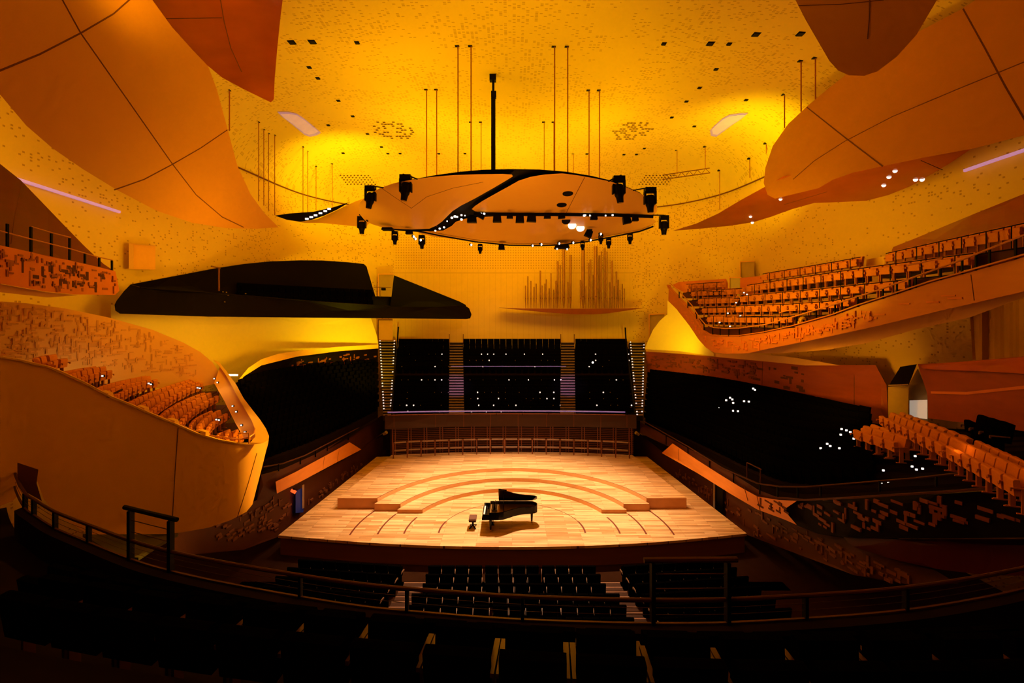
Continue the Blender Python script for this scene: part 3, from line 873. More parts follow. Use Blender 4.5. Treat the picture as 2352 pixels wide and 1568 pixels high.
stairs(1461, 1477, 1446, 1481, 952, 786, 36.6, 46.2, 27, True, 'outer choir staircase edged with lamps beside the right dark stalls block')
for (a, b, lab) in (((915, 750), (898, 950), 'left'), ((1436, 752), (1458, 950), 'right')):
    mb = MB(); pa, pb = W(a[0], a[1], 46.3), W(b[0], b[1], 36.8)
    A2 = W(a[0] + (-2 if lab == 'left' else 2), 785, 46.3)
    mb.tube([pa, A2], .07, 6); mb.tube([A2, pb], .05, 6)
    solo('stair_handrail', mb, 'black', f'tall black handrail beside the outer {lab} choir staircase', 'handrail')
for px in (1032, 1064, 1288, 1319):
    side = {1032: 'left side of the left', 1064: 'right side of the left', 1288: 'left side of the right', 1319: 'right side of the right'}[px]
    mb = MB(); mb.bar(W(px, 767, 46.5), W(px, 790, 46.5), .06, .06); solo('stair_post', mb, 'seam', f'thin dark post at the head of the choir stairs, {side} staircase', 'post')
mb = MB(); s_ = W(1361, 832, 42.9); mb.tube([s_, s_ + Vector((0, -.10, 0))], [.06, .10], 12); mb.tube([s_ + Vector((0, -.10, 0)), s_ + Vector((0, -.12, 0))], .095, 12, mi=1)
solo('row_lamp', mb, ['black', 'bright_lamp'], 'brightest small white lamp among the right choir block chairs', 'lamp')

# ------------------------------------------------------------------ organ
og = thing('pipe_organ', 'pipe organ of slender metal pipes on a curved shelf on the rear wall', 'organ', W(1315, 708, 46.2))
mb = patch([(1146, 706.2), (1200, 708.2), (1315, 708.8), (1430, 708.2), (1483, 706.5), (1440, 713), (1400, 719), (1360, 722), (1320, 721.5), (1260, 717.5), (1200, 711.5)], lambda x, y: 45.4, .2, 0, ext=(0, 1.5, 0))
mb.obj('shelf', 'shelf', og)
pl = [(437, 690, 12), (472, 550, 14), (519, 620, 14), (565, 710, 12), (598, 660, 14), (660, 468, 20), (688, 690, 12), (728, 660, 10), (750, 597, 16), (792, 730, 10), (820, 505, 16), (860, 750, 14), (893, 620, 20), (920, 320, 24), (957, 380, 18), (1012, 100, 34), (1073, 635, 20), (1113, 230, 28), (1262, 605, 18), (1303, 90, 44), (1342, 700, 16), (1385, 350, 16), (1412, 300, 20), (1450, 530, 12), (1490, 100, 46), (1545, 240, 24), (1578, 180, 16), (1625, 130, 26), (1660, 180, 14), (1703, 640, 12), (1735, 320, 26), (1770, 700, 12), (1803, 480, 20), (1828, 605, 14), (1857, 755, 10), (1890, 665, 14), (1920, 735, 10)]
for i, (cx, ct, w) in enumerate(pl):
    px, pt = 1140 + cx / 6.533, 550 + ct / 6.533
    Y = 45.9 + (.35 if i % 2 else 0); r = max(.06, w / 6.533 * Y / F / 2 * 1.2)
    b = W(px, 707.8, Y); t = W(px, pt, Y); h = .28 * math.sqrt(r / .08) + .55
    mb = MB(); mb.tube([b, b + Vector((0, 0, h)), b + Vector((0, 0, h + .02)), t], [r * .35, r, r, r], 10)
    mb.box(b + Vector((0, -r * .98, h + .14)), (r * .9, .02, .10), mi=1)
    mb.obj('pipe', ['pipe', 'seam'], og, smooth=False)

# ------------------------------------------------------------------ acoustic reflectors ("clouds")
lc = plane((640, 520, 31), (350, 0, 18), (0, 220, 14))
mb = patch([(-70, -90), (300, -90), (350, 0), (395, 62), (440, 112), (478, 152), (498, 205), (521, 290), (545, 380), (575, 445), (606, 488), (640, 522), (590, 525), (520, 524), (440, 511), (360, 484), (270, 437), (190, 388), (120, 340), (60, 288), (0, 217), (-70, 115)], lc, .3, 60)
for ln in ([(110, -60), (185, 76), (300, 240), (396, 377), (450, 447), (510, 498), (560, 522)], [(-60, 185), (0, 162), (90, 125), (185, 76), (260, 32), (330, -30)], [(262, 436), (330, 412), (396, 377), (460, 340), (522, 298)]): seam(mb, ln, lc, .05)
solo('hanging_reflector', mb, ['reflector', 'seam'], 'huge seamed tan reflector sweeping down the upper left, its tip above the dark balcony', 'acoustic reflector', 'hanging acoustic reflectors')
cp = plane((630, 235, 25), (345, -20, 20.3), (650, -20, 20.3))
mb = patch([(338, -22), (652, -22), (644, 40), (636, 120), (631, 180), (629, 228), (622, 235), (560, 205), (510, 178), (470, 145), (420, 92), (375, 45)], cp, .3, 50)
for ln in ([(503, -20), (515, 50), (530, 110), (555, 165)], [(375, 43), (440, 42), (510, 41)]): seam(mb, ln, cp, .035)
solo('hanging_reflector', mb, ['copper', 'seam'], 'glossy red-brown lacquered reflector pointing down beside the left tan reflector', 'acoustic reflector', 'hanging acoustic reflectors')
rc = plane((1757, 400, 27), (2352, 0, 17), (2352, 310, 14.5))
mb = patch([(2720, -90), (2300, -40), (2210, 20), (2105, 75), (2020, 125), (1942, 172), (1900, 205), (1855, 243), (1810, 285), (1775, 335), (1758, 385), (1754, 420), (1763, 447), (1780, 456), (1830, 444), (1880, 432), (1912, 413), (1960, 396), (2030, 381), (2120, 362), (2235, 341), (2352, 311), (2720, 215)], rc, .3, 60)
for ln in ([(2212, 20), (2262, 110), (2310, 200), (2352, 272), (2400, 350)], [(1853, 246), (1940, 315), (2028, 382)], [(1822, 412), (1870, 370), (1940, 325), (2050, 268), (2200, 205), (2352, 143)]): seam(mb, ln, rc, .05 if ln[0][0] > 1810 else .02)
mb2 = mb
p = W(1864, 435, rc(1864, 435))
solo('hanging_reflector', mb, ['reflector', 'seam'], 'huge seamed tan reflector on the upper right above the orange balcony', 'acoustic reflector', 'hanging acoustic reflectors')
ru = plane((1827, -20, 16.2), (2152, -20, 15.2), (1970, 172, 17.2))
mb = patch([(1805, -60), (1827, 0), (1850, 45), (1880, 97), (1905, 140), (1925, 162), (1950, 173), (1985, 174), (2015, 164), (2060, 130), (2105, 80), (2152, 0), (2180, -60)], ru, .3, 40)
seam(mb, [(1998, -50), (1997, 40), (1993, 90)], ru, .04); seam(mb, [(1834, 13), (1930, 10), (2030, 0)], ru, .025)
solo('hanging_reflector', mb, ['reflector', 'seam'], 'rounded tan reflector tip hanging from the top edge, in front of the right reflector', 'acoustic reflector', 'hanging acoustic reflectors')
wb = plane((1570, 526, 36), (2235, 340, 18.5), (2040, 455, 24))
mb = patch([(1545, 530), (1600, 513), (1650, 490), (1700, 460), (1755, 430), (1800, 405), (1900, 385), (2050, 355), (2240, 335), (2190, 370), (2140, 400), (2090, 428), (2040, 448), (1990, 461), (1930, 464), (1870, 466), (1820, 480), (1770, 498), (1730, 510), (1680, 518), (1610, 525)], scaled(wb, 1.03), .3, 40)
for ln in ([(2115, 368), (2165, 390)], [(1800, 470), (1900, 440)]): seam(mb, ln, scaled(wb, 1.03), .03)
rnd = random.Random(12)
for x, y in ((2056, 392), (2042, 406), (2030, 425), (2103, 412), (2118, 412), (1793, 457), (1724, 497), (1728, 511)):
    pp = W(x, y, wb(x, y) * 1.03); tc_ = (CAM - pp).normalized(); mb.tube([pp, pp + tc_ * .04], [.10, .08], 10, mi=2)
solo('hanging_reflector', mb, ['copper', 'seam', 'white_lamp'], 'glossy red-brown wooden reflector band under the right tan reflector', 'acoustic reflector', 'hanging acoustic reflectors')
sl = plane((632, 495, 32), (832, 455, 34), (700, 512, 32.6))
ar = thing('hanging_reflector', 'small far reflector with dark open top and a row of lamps, left of the canopy', 'acoustic reflector', W(735, 512, 33), 'hanging acoustic reflectors')
mb = patch([(655, 503), (690, 509), (730, 503), (775, 482), (815, 463), (845, 452), (860, 500), (840, 522), (790, 517), (740, 512), (700, 512)], scaled(sl, 1.01), .25, 30); mb.obj('shell', 'reflector_far', ar)
mb = patch([(631, 495), (665, 490), (720, 486), (765, 476), (803, 464), (775, 481), (745, 495), (715, 505), (690, 509), (660, 505)], sl, .2, 0); mb.obj('dark_tray', 'black', ar)
for x, y in ((706, 503), (716, 499), (726, 495), (737, 490), (748, 485), (757, 480)):
    pp = W(x, y, sl(x, y)); mb = MB(); mb.box(pp + Vector((0, -.08, 0)), (.22, .06, .12)); mb.obj('lamp', 'white_lamp', ar)
# ------------------------------------------------------------------ canopy
def can(px, py): return 1.0 / (.04545 - .0000917 * (py - 390))
ca = thing('acoustic_canopy', 'large lens shaped canopy of three tan panels hanging over the stage', 'canopy', (0, 28, 15.8))
Lp = [(1178, 405), (1176, 400.7), (1155, 399.4), (1100, 400), (1042, 402), (994, 406), (970, 409), (937, 414), (903, 421), (877.5, 430), (861, 438), (839, 452), (827, 465), (823, 478), (827, 493), (839, 507), (855, 515), (877.5, 522), (905, 525.5), (945, 527), (986, 525), (1002, 518), (1015, 509), (1026, 498), (1039, 485), (1058, 472.6), (1091, 455.6), (1131, 433), (1163.5, 414)]
Rp = [(1083.5, 480), (1091, 473), (1107, 462), (1139, 444), (1170, 427), (1191, 415), (1218.5, 406), (1251, 400.7), (1291, 398), (1323.5, 402), (1364, 409), (1404, 417), (1436.5, 429), (1469, 443), (1485, 452), (1503, 465), (1509, 475), (1509, 486), (1501, 493.6), (1461, 492), (1412, 490), (1364, 489), (1299, 489.5), (1218, 490), (1170, 490), (1139, 489.5), (1107, 488), (1091, 485)]
Fp = [(959, 530), (986, 531), (1018, 529), (1037.5, 518.6), (1047, 509), (1066.5, 502.5), (1091, 499), (1170, 495), (1299, 495), (1412, 496), (1495, 499), (1508, 509), (1493, 520), (1477, 527.5), (1453, 533), (1412, 540), (1364, 549), (1323.5, 557), (1283, 561), (1235, 562), (1170, 561), (1139, 558), (1091, 553), (1042, 548.5), (994, 543), (961.5, 535)]
up = lambda s: (lambda x, y: can(x, y) * s)
mb = patch(Lp, can, .12, 40); seam(mb, [(877, 432), (910, 455), (945, 478)], can, .025); seam(mb, [(945, 478), (980, 452), (1040, 432), (1110, 418)], can, .018)
mb.obj('reflector_panel', ['reflector_far', 'seam'], ca)
mb = patch(Rp, can, .12, 40); seam(mb, [(1343, 407), (1322, 447), (1301, 488)], can, .025)
for x, y, r in ((1304, 444, .27), (1290, 470, .27)):
    pp = W(x, y, can(x, y)); mb.tube([pp + Vector((0, -.03, -.03)), pp + Vector((0, -.02, .01))], r, 18, mi=2)
mb.obj('reflector_panel', ['reflector_far', 'seam', 'black'], ca)
mb = patch(Fp, up(1.01), .12, 40)
pp = W(1300, 506, can(0, 506) * 1.008); mb.tube([pp + Vector((0, -.03, -.03)), pp], .26, 16, mi=2)
for x, y in ((1314, 517), (1333, 523)):
    pp = W(x, y, can(x, y) * 1.006); mb.tube([pp + Vector((0, -.04, -.04)), pp], .25, 16, mi=3)
mb.obj('reflector_panel', ['reflector_far', 'seam', 'black', 'bright_lamp'], ca)
Fr = [(940, 413), (1000, 402), (1058, 394), (1110, 389.5), (1170, 388), (1240, 389), (1300, 394), (1360, 404), (1410, 416), (1470, 442), (1500, 470), (1500, 500), (1440, 515), (1300, 530), (1180, 540), (1040, 540), (962, 533), (905, 527), (862, 505), (850, 465), (890, 428)]
mb = patch(Fr, up(1.02), .35, 40); mb.obj('frame', 'black', ca)
mb = MB(); q = [W(x, y, can(x, y) * .995) for x, y in ((905, 527), (962, 531), (1010, 541), (1091, 555), (1170, 563), (1240, 564), (1290, 562), (1340, 556), (1400, 545), (1470, 531), (1500, 520))]
mb.tube(q, .05, 6); mb.obj('lighting_bar', 'black', ca)
mb = MB(); q = [W(x, y, can(x, y) * .99) for x, y in ((1088, 491), (1170, 492.5), (1299, 493), (1412, 494), (1500, 497.5))]
for a, b in zip(q, q[1:]): mb.bar(a, b, .10, .16)
mb.obj('lighting_bar', 'black', ca)
rnd = random.Random(5)
for x, y in ((1000, 529), (1010, 524), (1020, 521), (1027, 507), (1038, 499), (1045, 496), (1050, 497), (1060, 493), (1068, 494), (1075, 502), (1060, 503), (1104, 490), (1112, 490), (1345, 493), (1355, 494), (1342, 494), (1391, 494), (1407, 493)):
    pp = W(x, y, can(x, y) * .985); mb = MB(); mb.tube([pp, pp + Vector((0, -.02, -.05))], rnd.uniform(.035, .08), 10); mb.obj('lamp', 'bright_lamp' if rnd.random() < .5 else 'white_lamp', ca)

# spotlights hanging from the canopy
def moving_head(px, yt, yb, label, tilt=0.0, arm=None):
    Y = can(px, (yt + yb) / 2) * .975
    s = (yb - yt) * Y / F
    top = W(px, yt, Y); q = 1.15
    t = thing('moving_head_spotlight', label, 'spotlight', top, 'moving head spotlights around the canopy')
    c = top
    mb = MB(); mb.box(c + Vector((0, 0, -.10 * s)), (.42 * s, .34 * s, .18 * s)); mb.box(c + Vector((0, 0, -.01 * s)), (.10 * s, .10 * s, .06 * s)); mb.obj('base', 'black', t)
    mb = MB()
    for sg in (-1, 1): mb.box(c + Vector((sg * .205 * s, 0, -.40 * s)), (.06 * s, .22 * s, .50 * s))
    mb.box(c + Vector((0, 0, -.19 * s)), (.40 * s, .18 * s, .05 * s)); mb.obj('yoke', 'black', t)
    R = Matrix.Rotation(tilt, 3, 'Y')
    mb = MB(); cc = c + Vector((0, 0, -.52 * s))
    mb.tube([cc + R @ Vector((0, 0, .22 * s)), cc + R @ Vector((0, 0, .16 * s)), cc + R @ Vector((0, 0, -.16 * s)), cc + R @ Vector((0, 0, -.26 * s)), cc + R @ Vector((0, 0, -.46 * s))], [.13 * s, .18 * s, .18 * s, .14 * s, .12 * s], 12); hd = mb.obj('lamp_head', 'black', t, smooth=False)
    mb = MB(); mb.tube([cc + R @ Vector((0, 0, -.46 * s)), cc + R @ Vector((0, 0, -.475 * s))], .085 * s, 12); mb.obj('lens', 'lens', hd)
    if arm:
        mb = MB(); e = W(arm[0], arm[1], can(*arm) * .99); mb.bar(top + Vector((0, 0, .02)), e, .06, .06)
        d = (top - e).normalized() * .25; mb.bar(top, top + d, .06, .06); mb.obj('boom', 'black', t)
MH = [(932, 402, 462, 'large black spotlight on a boom above the left canopy panel', .18, (958, 411)), (851, 427, 480, 'black spotlight on a boom at the upper left canopy edge', .2, (880, 431)), (831, 497, 538, 'black spotlight at the far left canopy tip', 0, (845, 508)),
      (907, 531, 562, 'black spotlight below the left canopy panel, left of the next', 0, None), (969, 540, 572, 'black spotlight below the junction of left and far canopy panels', 0, None), (1103, 560, 583, 'small black spotlight under the far panel edge, nearest the box flood', 0, None),
      (1421, 405, 467, 'large black spotlight on a boom above the right canopy panel', -.15, (1398, 416)), (1493, 431, 489, 'black spotlight on a boom at the upper right canopy edge', -.05, (1455, 437)), (1525, 495, 540, 'black spotlight at the far right canopy tip', 0, (1500, 494)),
      (1447, 535, 561, 'black spotlight under the right end of the far canopy panel', 0, None), (1398, 546, 571, 'black spotlight hanging lowest under the far panel, right of a pair', 0, None), (1380, 538, 561, 'black spotlight in a cluster of lamps, left of a pair', 0, None), (1338, 554, 575, 'slim black spotlight alone in front of the tall organ pipes', 0, None)]
for a in MH: moving_head(*a)
def flood(px, yt, yb, w, label, rot=0.0):
    Y = can(px, (yt + yb) / 2) * .97
    k = Y / F; c = W(px, yt, Y)
    t = thing('flood_spotlight', label, 'spotlight', c, 'box flood lights on the canopy bars')
    h = (yb - yt) * k; ww = w * k
    R = Matrix.Rotation(rot, 3, 'Y')
    mb = MB(); mb.box(c + R @ Vector((0, 0, -h * .55)), (ww, ww * .8, h * .8), R, taper=.85); mb.obj('housing', 'black', t)
    mb = MB(); mb.box(c + Vector((0, 0, -h * .06)), (ww * .5, .08, h * .2)); mb.obj('bracket', 'black', t)
FLD = [(1084, 494, 512, 22, 'wide black flood light at the left end of the middle canopy bar', 0), (1109, 490, 503, 16, 'tilted black flood light beside the leftmost wide flood', .5), (1142, 493, 511, 20, 'wide black flood light, second wide one on the middle bar', 0), (1171, 492, 502, 15, 'small black flood light between two wide floods', 0), (1194, 491, 512, 20, 'square black flood light at the centre of the middle bar', 0), (1221, 492, 510, 22, 'square black flood light right of the bar centre', .04), (1257, 491, 502, 16, 'small black flood light left of the two dark holes', 0), (1289, 491, 502, 16, 'small black flood light below the two dark holes', -.1), (1364, 492, 505, 16, 'small black flood light beside the white glow on the bar', 0), (1437, 494, 515, 18, 'tilted black flood light near the right end of the middle bar', -.2), (1459, 495, 508, 14, 'small black flood light at the right end of the middle bar', 0), (1152, 560, 574, 15, 'dark red-brown box flood under the far canopy panel', 0), (1356, 527, 546, 17, 'tilted black box flood in the far canopy panel', .4), (1290, 561, 571, 34, 'cluster of short floods at the bottom of the far panel', 0), (940, 528, 538, 16, 'small dark flood under the left canopy panel', 0), (891, 522, 529, 26, 'flat dark flood tucked under the left panel edge', 0)]
for a in FLD: flood(*a)
for i, (x, y) in enumerate(((946, 541), (950, 546), (962, 549), (1078, 560), (1219, 562), (1239, 559), (1280, 557), (1275, 569), (1298, 570), (1352, 549), (1312, 555), (1375, 535))):
    pp = W(x, y, can(x, y) * .96); mb = MB(); mb.tube([pp, pp + Vector((.08, 0, -.05)), pp + Vector((.12, -.04, -.07))], [.05, .09, .085], 8); mb.tube([pp + Vector((.12, -.04, -.07)), pp + Vector((.125, -.05, -.075))], .08, 8, mi=1)
    where = ['upper of a pair near the panel junction', 'lower of a pair near the panel junction', 'right of the pair near the panel junction', 'left end of the far panel rim', 'left of the middle of the far rim', 'middle of the far rim', 'top of the bottom cluster', 'bottom left of the bottom cluster', 'bottom right of the bottom cluster', 'under the tilted box flood', 'right of the bottom cluster', 'above the left spotlight of a pair'][i]
    solo('canopy_lamp', mb, ['black', 'bright_lamp'], f'tiny bright white canopy lamp, {where}', 'lamp', 'tiny bright lamps on the canopy')

# suspension cables, mast, truss, ceiling fittings
CW = [(1052, 105, 393), (1082, 105, 391), (1274, 106, 392), (1304, 106, 396), (980, 205, 401), (1003, 205, 401), (1353, 207, 404), (1377, 207, 409), (1082, 280, 391), (1105, 280, 390), (1250, 280, 390), (1272, 280, 392), (1317, 353, 397), (527, 207, 300), (594, 280, 462), (606, 297, 472), (617, 306, 484), (631, 310, 494), (696, 337, 494), (707, 347, 494), (726, 382, 482), (763, 376, 476), (1840, 140, 256), (1873, 133, 228), (1802, 217, 294), (1760, 330, 352), (1722, 365, 408), (1653, 392, 480), (1555, 345, 400), (1620, 337, 388)]
for px, yt, yb in CW:
    Y = hit_ceiling(px, yt)
    big = 950 < px < 1400
    if big: yb = max(yb, min(530, 390 + (.04545 - 1.015 / Y) / .0000917))
    t_ = W(px, yt, Y); b_ = W(px, yb, Y)
    lab = 'thin vertical suspension cable dropping from the ceiling to the canopy' if big else 'thin vertical suspension cable dropping from the ceiling beside the hanging reflectors'
    t = thing('suspension_cable', lab, 'cable', b_, 'canopy suspension cables' if big else 'reflector suspension cables')
    mb = MB(); mb.tube([b_, t_], .035 if yt < 250 else .026, 6); mb.obj('wire', 'cable', t)
    mb = MB(); mb.box(t_ + Vector((-.05, 0, .02)), (.22, .2, .10)); mb.obj('ceiling_bracket', 'black', t)
t = thing('canopy_mast', 'thick black mast dropping from the ceiling to the canopy', 'mast', W(1136, 388, 26))
Ym = hit_ceiling(1131, 172)
a = W(1133, 175, Ym); b = W(1133, 390 + (.04545 - 1.015 / Ym) / .0000917, Ym)
mb = MB(); mb.tube([a, W(1133, 225, Ym)], .07, 8); mb.tube([W(1133, 225, Ym), b], .13, 8); mb.obj('tube', 'black', t)
mb = MB(); mb.box(W(1132, 178, Ym), (.38, .38, .42)); mb.obj('ceiling_box', 'black', t)
mb = MB(); mb.box(W(1134, 218, Ym), (.30, .30, .36)); mb.obj('junction_box', 'black', t)
t = thing('hanging_truss', 'short brown lattice truss hanging level below the ceiling, right of the canopy', 'truss', W(1576, 405, 36))
A0, A1, B0, B1 = W(1522, 402, 36), W(1630, 386, 33.5), W(1522, 412, 36), W(1631, 397, 33.5)
mb = MB(); mb.tube([A0, A1], .035, 6); mb.tube([B0, B1], .035, 6); mb.obj('chord', 'seam', t)
mb = MB()
for i in range(12):
    u, v = i / 12, (i + 1) / 12
    mb.tube([(A0 if i % 2 else B0).lerp(A1 if i % 2 else B1, u), (B0 if i % 2 else A0).lerp(B1 if i % 2 else A1, v)], .018, 5)
mb.obj('bracing', 'seam', t)
for x, y in ((670, 96), (717, 95), (710, 154), (730, 178), (777, 230), (810, 266), (820, 97), (754, 287), (788, 351), (891, 352), (919, 352), (1008, 352), (1068, 352), (1348, 353), (1433, 354), (1462, 354), (1632, 99), (1675, 100), (1737, 78), (1839, 77), (1645, 158), (1607, 201), (1577, 232), (1714, 229), (1543, 269), (1595, 289), (1525, 99), (1480, 340), (844, 307), (876, 337)):
    Y = hit_ceiling(x, y); p = W(x, y, Y); s = .30 if (y < 110 and x not in (820, 1525, 1675)) else .2
    mb = MB(); mb.box((p.x, p.y, ceil_z(p.x, p.y) - .03), (s, s, .05)); mb.box((p.x, p.y, ceil_z(p.x, p.y) - .01), (s * 1.2, s * 1.2, .02))
    solo('ceiling_hatch', mb, 'black', 'small black square hatch in the amber perforated ceiling', 'hatch', 'small black ceiling hatches')
for quad, lab in (([(637, 257), (660, 257), (681, 261), (695, 270), (715, 286), (737, 305), (727, 311), (712, 314), (700, 310), (670, 285), (648, 268)], 'pale oblong light recess in the ceiling, left of the canopy mast'), ([(1631, 300), (1640, 290), (1660, 272), (1675, 264), (1700, 260), (1718, 260), (1700, 275), (1680, 288), (1660, 303), (1645, 314), (1633, 312)], 'pale oblong light recess in the ceiling, right of the canopy mast')):
    cx_, cy_ = sum(p[0] for p in quad) / len(quad), sum(p[1] for p in quad) / len(quad)
    cf = lambda x, y: hit_ceiling(x, y) - .12
    t = thing('ceiling_downlight', lab, 'light', W(cx_, cy_, cf(cx_, cy_)))
    mb = patch(quad, cf, .1, 0); mb.obj('surround', 'portframe', t)
    inn = [(cx_ + (x - cx_) * .88, cy_ + (y - cy_) * .84) for x, y in quad]
    mb = patch(inn, lambda x, y: hit_ceiling(x, y) - .18, .05, 0); mb.obj('diffuser', 'port', t)

# ------------------------------------------------------------------ cream side balcony (left)
_cf = crom([(-360, 11.4, 0), (-160, 12.5, 0), (0, 13.5, 0), (150, 14.4, 0), (300, 15.4, 0), (430, 16.3, 0), (520, 17.0, 0), (565, 17.6, 0), (592, 18.5, 0), (610, 19.8, 0), (622, 21.3, 0), (630, 22.5, 0)], 8, closed=False)
CFd = tab(*[(p.x, p.y) for p in _cf])
cb = thing('side_balcony', 'big cream balcony with orange chairs curving in from the left', 'balcony', W(350, 1226, 15.6))
fo = [(-330, 802), (0, 822), (40, 828), (110, 845), (140, 857), (190, 880), (250, 912), (300, 932), (340, 950), (400, 975), (450, 997), (500, 1012), (540, 1019), (575, 1021), (604, 1017), (617, 1010), (616, 1018), (611, 1036), (600, 1080), (587, 1130), (580, 1158), (566, 1175), (530, 1194), (480, 1211), (420, 1222), (380, 1226), (205, 1227), (130, 1182), (100, 1145), (84, 1100), (82, 1085), (60, 1118), (30, 1150), (-330, 1290)]
mb = patch(fo, CFd, .2, 24)
for ln in ([(409, 982), (403, 1070), (396, 1190)], [(590, 1040), (570, 1110), (545, 1188)]): seam(mb, ln, CFd, .025)
mb.obj('front_wall', ['cream', 'seam'], cb, smooth=True)
# parapet cap strip along the top edge and the broad rim on the stage side
mb = MB(); q = [W(x, y, CFd(x) * 1.0) for x, y in fo[:14]]
for a, b in zip(q, q[1:]): mb.bar(a + Vector((0, .05, .02)), b + Vector((0, .05, .02)), .16, .05)
mb.obj('parapet_cap', 'rim', cb)
def mixd(px, py):
    return 17.6 + (1003 - py) / 150.0 * 6.0 if py < 1003 else CFd(px)
rimo = [(490, 826), (503, 831), (520, 852), (532, 869), (541, 880), (560, 915), (580, 941), (598, 964), (611, 984), (618, 1001), (617, 1010), (604, 1017), (575, 1021), (552, 1020), (575, 1016), (586, 1003), (586, 985), (578, 965), (560, 935), (540, 900), (522, 866), (505, 842)]
mb = patch(rimo, lambda x, y: max(17.6, 18.2 + (1003 - y) / 170.0 * 6.5), .25, 20); mb.obj('rim', 'rim', cb)
# inner face of the rim and the floor
mb = patch([(505, 842), (522, 866), (540, 900), (560, 935), (578, 965), (586, 985), (586, 1012), (560, 1005), (540, 970), (515, 920), (492, 880)], lambda x, y: 18.6 + (1003 - y) / 170.0 * 6.3, .1, 20); mb.obj('inner_face', 'creamdark', cb)
BWd = stab((-360, 15.2), (-120, 17.4), (0, 18.2), (200, 20.2), (400, 23.0), (500, 24.4), (530, 24.6))
bo = [(-330, 680), (0, 692), (60, 696), (150, 708), (250, 729), (350, 757), (420, 786), (460, 808), (488, 832), (500, 850), (502, 880), (440, 892), (300, 890), (150, 880), (0, 860), (-330, 835)]
mb = patch(bo, BWd, .15, 50)
relief(mb, [(0, 700), (150, 716), (250, 738), (350, 766), (420, 795), (455, 820), (450, 868), (300, 850), (150, 835), (0, 815)], BWd, 420, 1, size=(.10, .34, .035, .07), depth=(.02, .05), vert=.45, seed=4)
mb.obj('relief_wall', ['creamdark', 'creamblock'], cb)
# stepped floor: level treads from the parapet to the relief wall
rowsL = [((108, 826), (147, 812), 16.5, 4), ((143, 860), (228, 840), 17.6, 9), ((160, 866), (252, 840), 17.0, 9), ((225, 894), (343, 862), 16.8, 12), ((245, 907), (355, 862), 16.2, 11), ((300, 928), (453, 868), 15.9, 15), ((330, 938), (462, 870), 15.3, 13), ((380, 957), (480, 900), 15.9, 11), ((400, 965), (495, 900), 15.3, 10), ((450, 983), (496, 942), 16.5, 8), ((470, 988), (516, 940), 16.0, 8), ((518, 1005), (536, 985), 17.2, 4), ((540, 1009), (556, 985), 16.8, 4)]
mbf = MB()
HS = .80
rown = ['top', 'second far', 'second near', 'third far', 'third near', 'fourth far', 'fourth near', 'fifth far', 'fifth near', 'sixth far', 'sixth near', 'lowest far', 'lowest near']
for k, (a, b, Ya, n) in enumerate(rowsL):
    Ya = CFd(a[0]) + (1.0 if 'near' in rown[k] else 1.6)
    Yb = Ya * (a[1] - HY) / (b[1] - HY)
    A, B = W(a[0], a[1], Ya), W(b[0], b[1], Yb)
    base = A.z - 1.02 * HS
    mid = (A + B) / 2 + Vector((0, 0, 0)); d = (B - A); nrm = Vector((-d.y, d.x, 0)).normalized()
    if nrm.x < 0: nrm = -nrm
    bow = .25
    poly = [A.lerp(B, t) - nrm * (bow * (1 - (2 * t - 1) ** 2)) for t in (0, .25, .5, .75, 1)]
    poly = [Vector((p.x, p.y, base)) for p in poly]
    pts, sp = row_points(poly, n)
    for i, (p, tg) in enumerate(pts):
        s = min(1.05, max(.62, sp / .575))
        place_chair(ORG, 'balcony_chair', p, face_angle(tg, (1, .6)), f'orange chair, {ORD[i + 1]} from the parapet in the {rown[k]} row of the cream balcony', 'orange chairs of the cream balcony', (s, s, HS))
    e0, e1 = poly[0] - d.normalized() * .15, poly[-1] + d.normalized() * 1.0
    V = [e0 - nrm * .5, e1 - nrm * .5, e1 + nrm * .6, e0 + nrm * .6]
    mbf.add([Vector((v.x, v.y, base)) for v in V] + [Vector((v.x, v.y, base - .5)) for v in V], [(0, 1, 2, 3), (7, 6, 5, 4), (0, 4, 5, 1), (1, 5, 6, 2), (2, 6, 7, 3), (3, 7, 4, 0)])
mbf.obj('stepped_floor', 'browndeck', cb)
# railing on the low end of the cream balcony
RLd = lambda px: CFd(px) * 1.012
rg = thing('balcony_railing', 'orange handrail on the front parapet of the cream balcony', 'railing', W(560, 1020, 17.5))
rp = [(320, 935), (360, 955), (400, 970), (450, 990), (490, 1001), (530, 1007), (556, 1008), (572, 1004), (583, 996), (586, 985)]
mb = MB(); mb.tube([W(x, y, (RLd(x) if x < 560 else 17.5 + (1008 - y) * .04)) for x, y in rp], .03, 6); mb.obj('handrail', 'railorange', rg)
for x in (375, 447, 508, 549, 573):
    y = tab(*rp)(x); Y = RLd(x); mb = MB(); mb.bar(W(x, y, Y), W(x, y + 13, Y), .09, .03); mb.obj('post', 'railorange', rg)
mb = MB(); mb.tube([W(548, 994, 17.5), W(572, 994, 17.8)], .025, 6); mb.obj('short_rail', 'railorange', rg)
for x in (548, 572):
    mb = MB(); mb.bar(W(x, 994, 17.6), W(x, 1018, 17.6), .05, .03); mb.obj('post', 'railorange', rg)
for x, y, lab in ((244, 904, 'top'), (327, 938, 'second'), (396, 967, 'third'), (467, 993, 'lowest')):
    c = W(x, y, CFd(x) * 1.008); mb = MB(); mb.box(c, (.35, .25, .14), Matrix.Rotation(.3, 3, 'Y'), taper=.7); mb.tube([c + Vector((-.05, -.13, 0)), c + Vector((-.05, -.16, 0))], .045, 8, mi=1)
    solo('parapet_lamp', mb, ['rim', 'black'], f'yellow rounded lamp housing on the cream balcony parapet, {lab} of four', 'lamp', 'parapet lamps of the cream balcony')
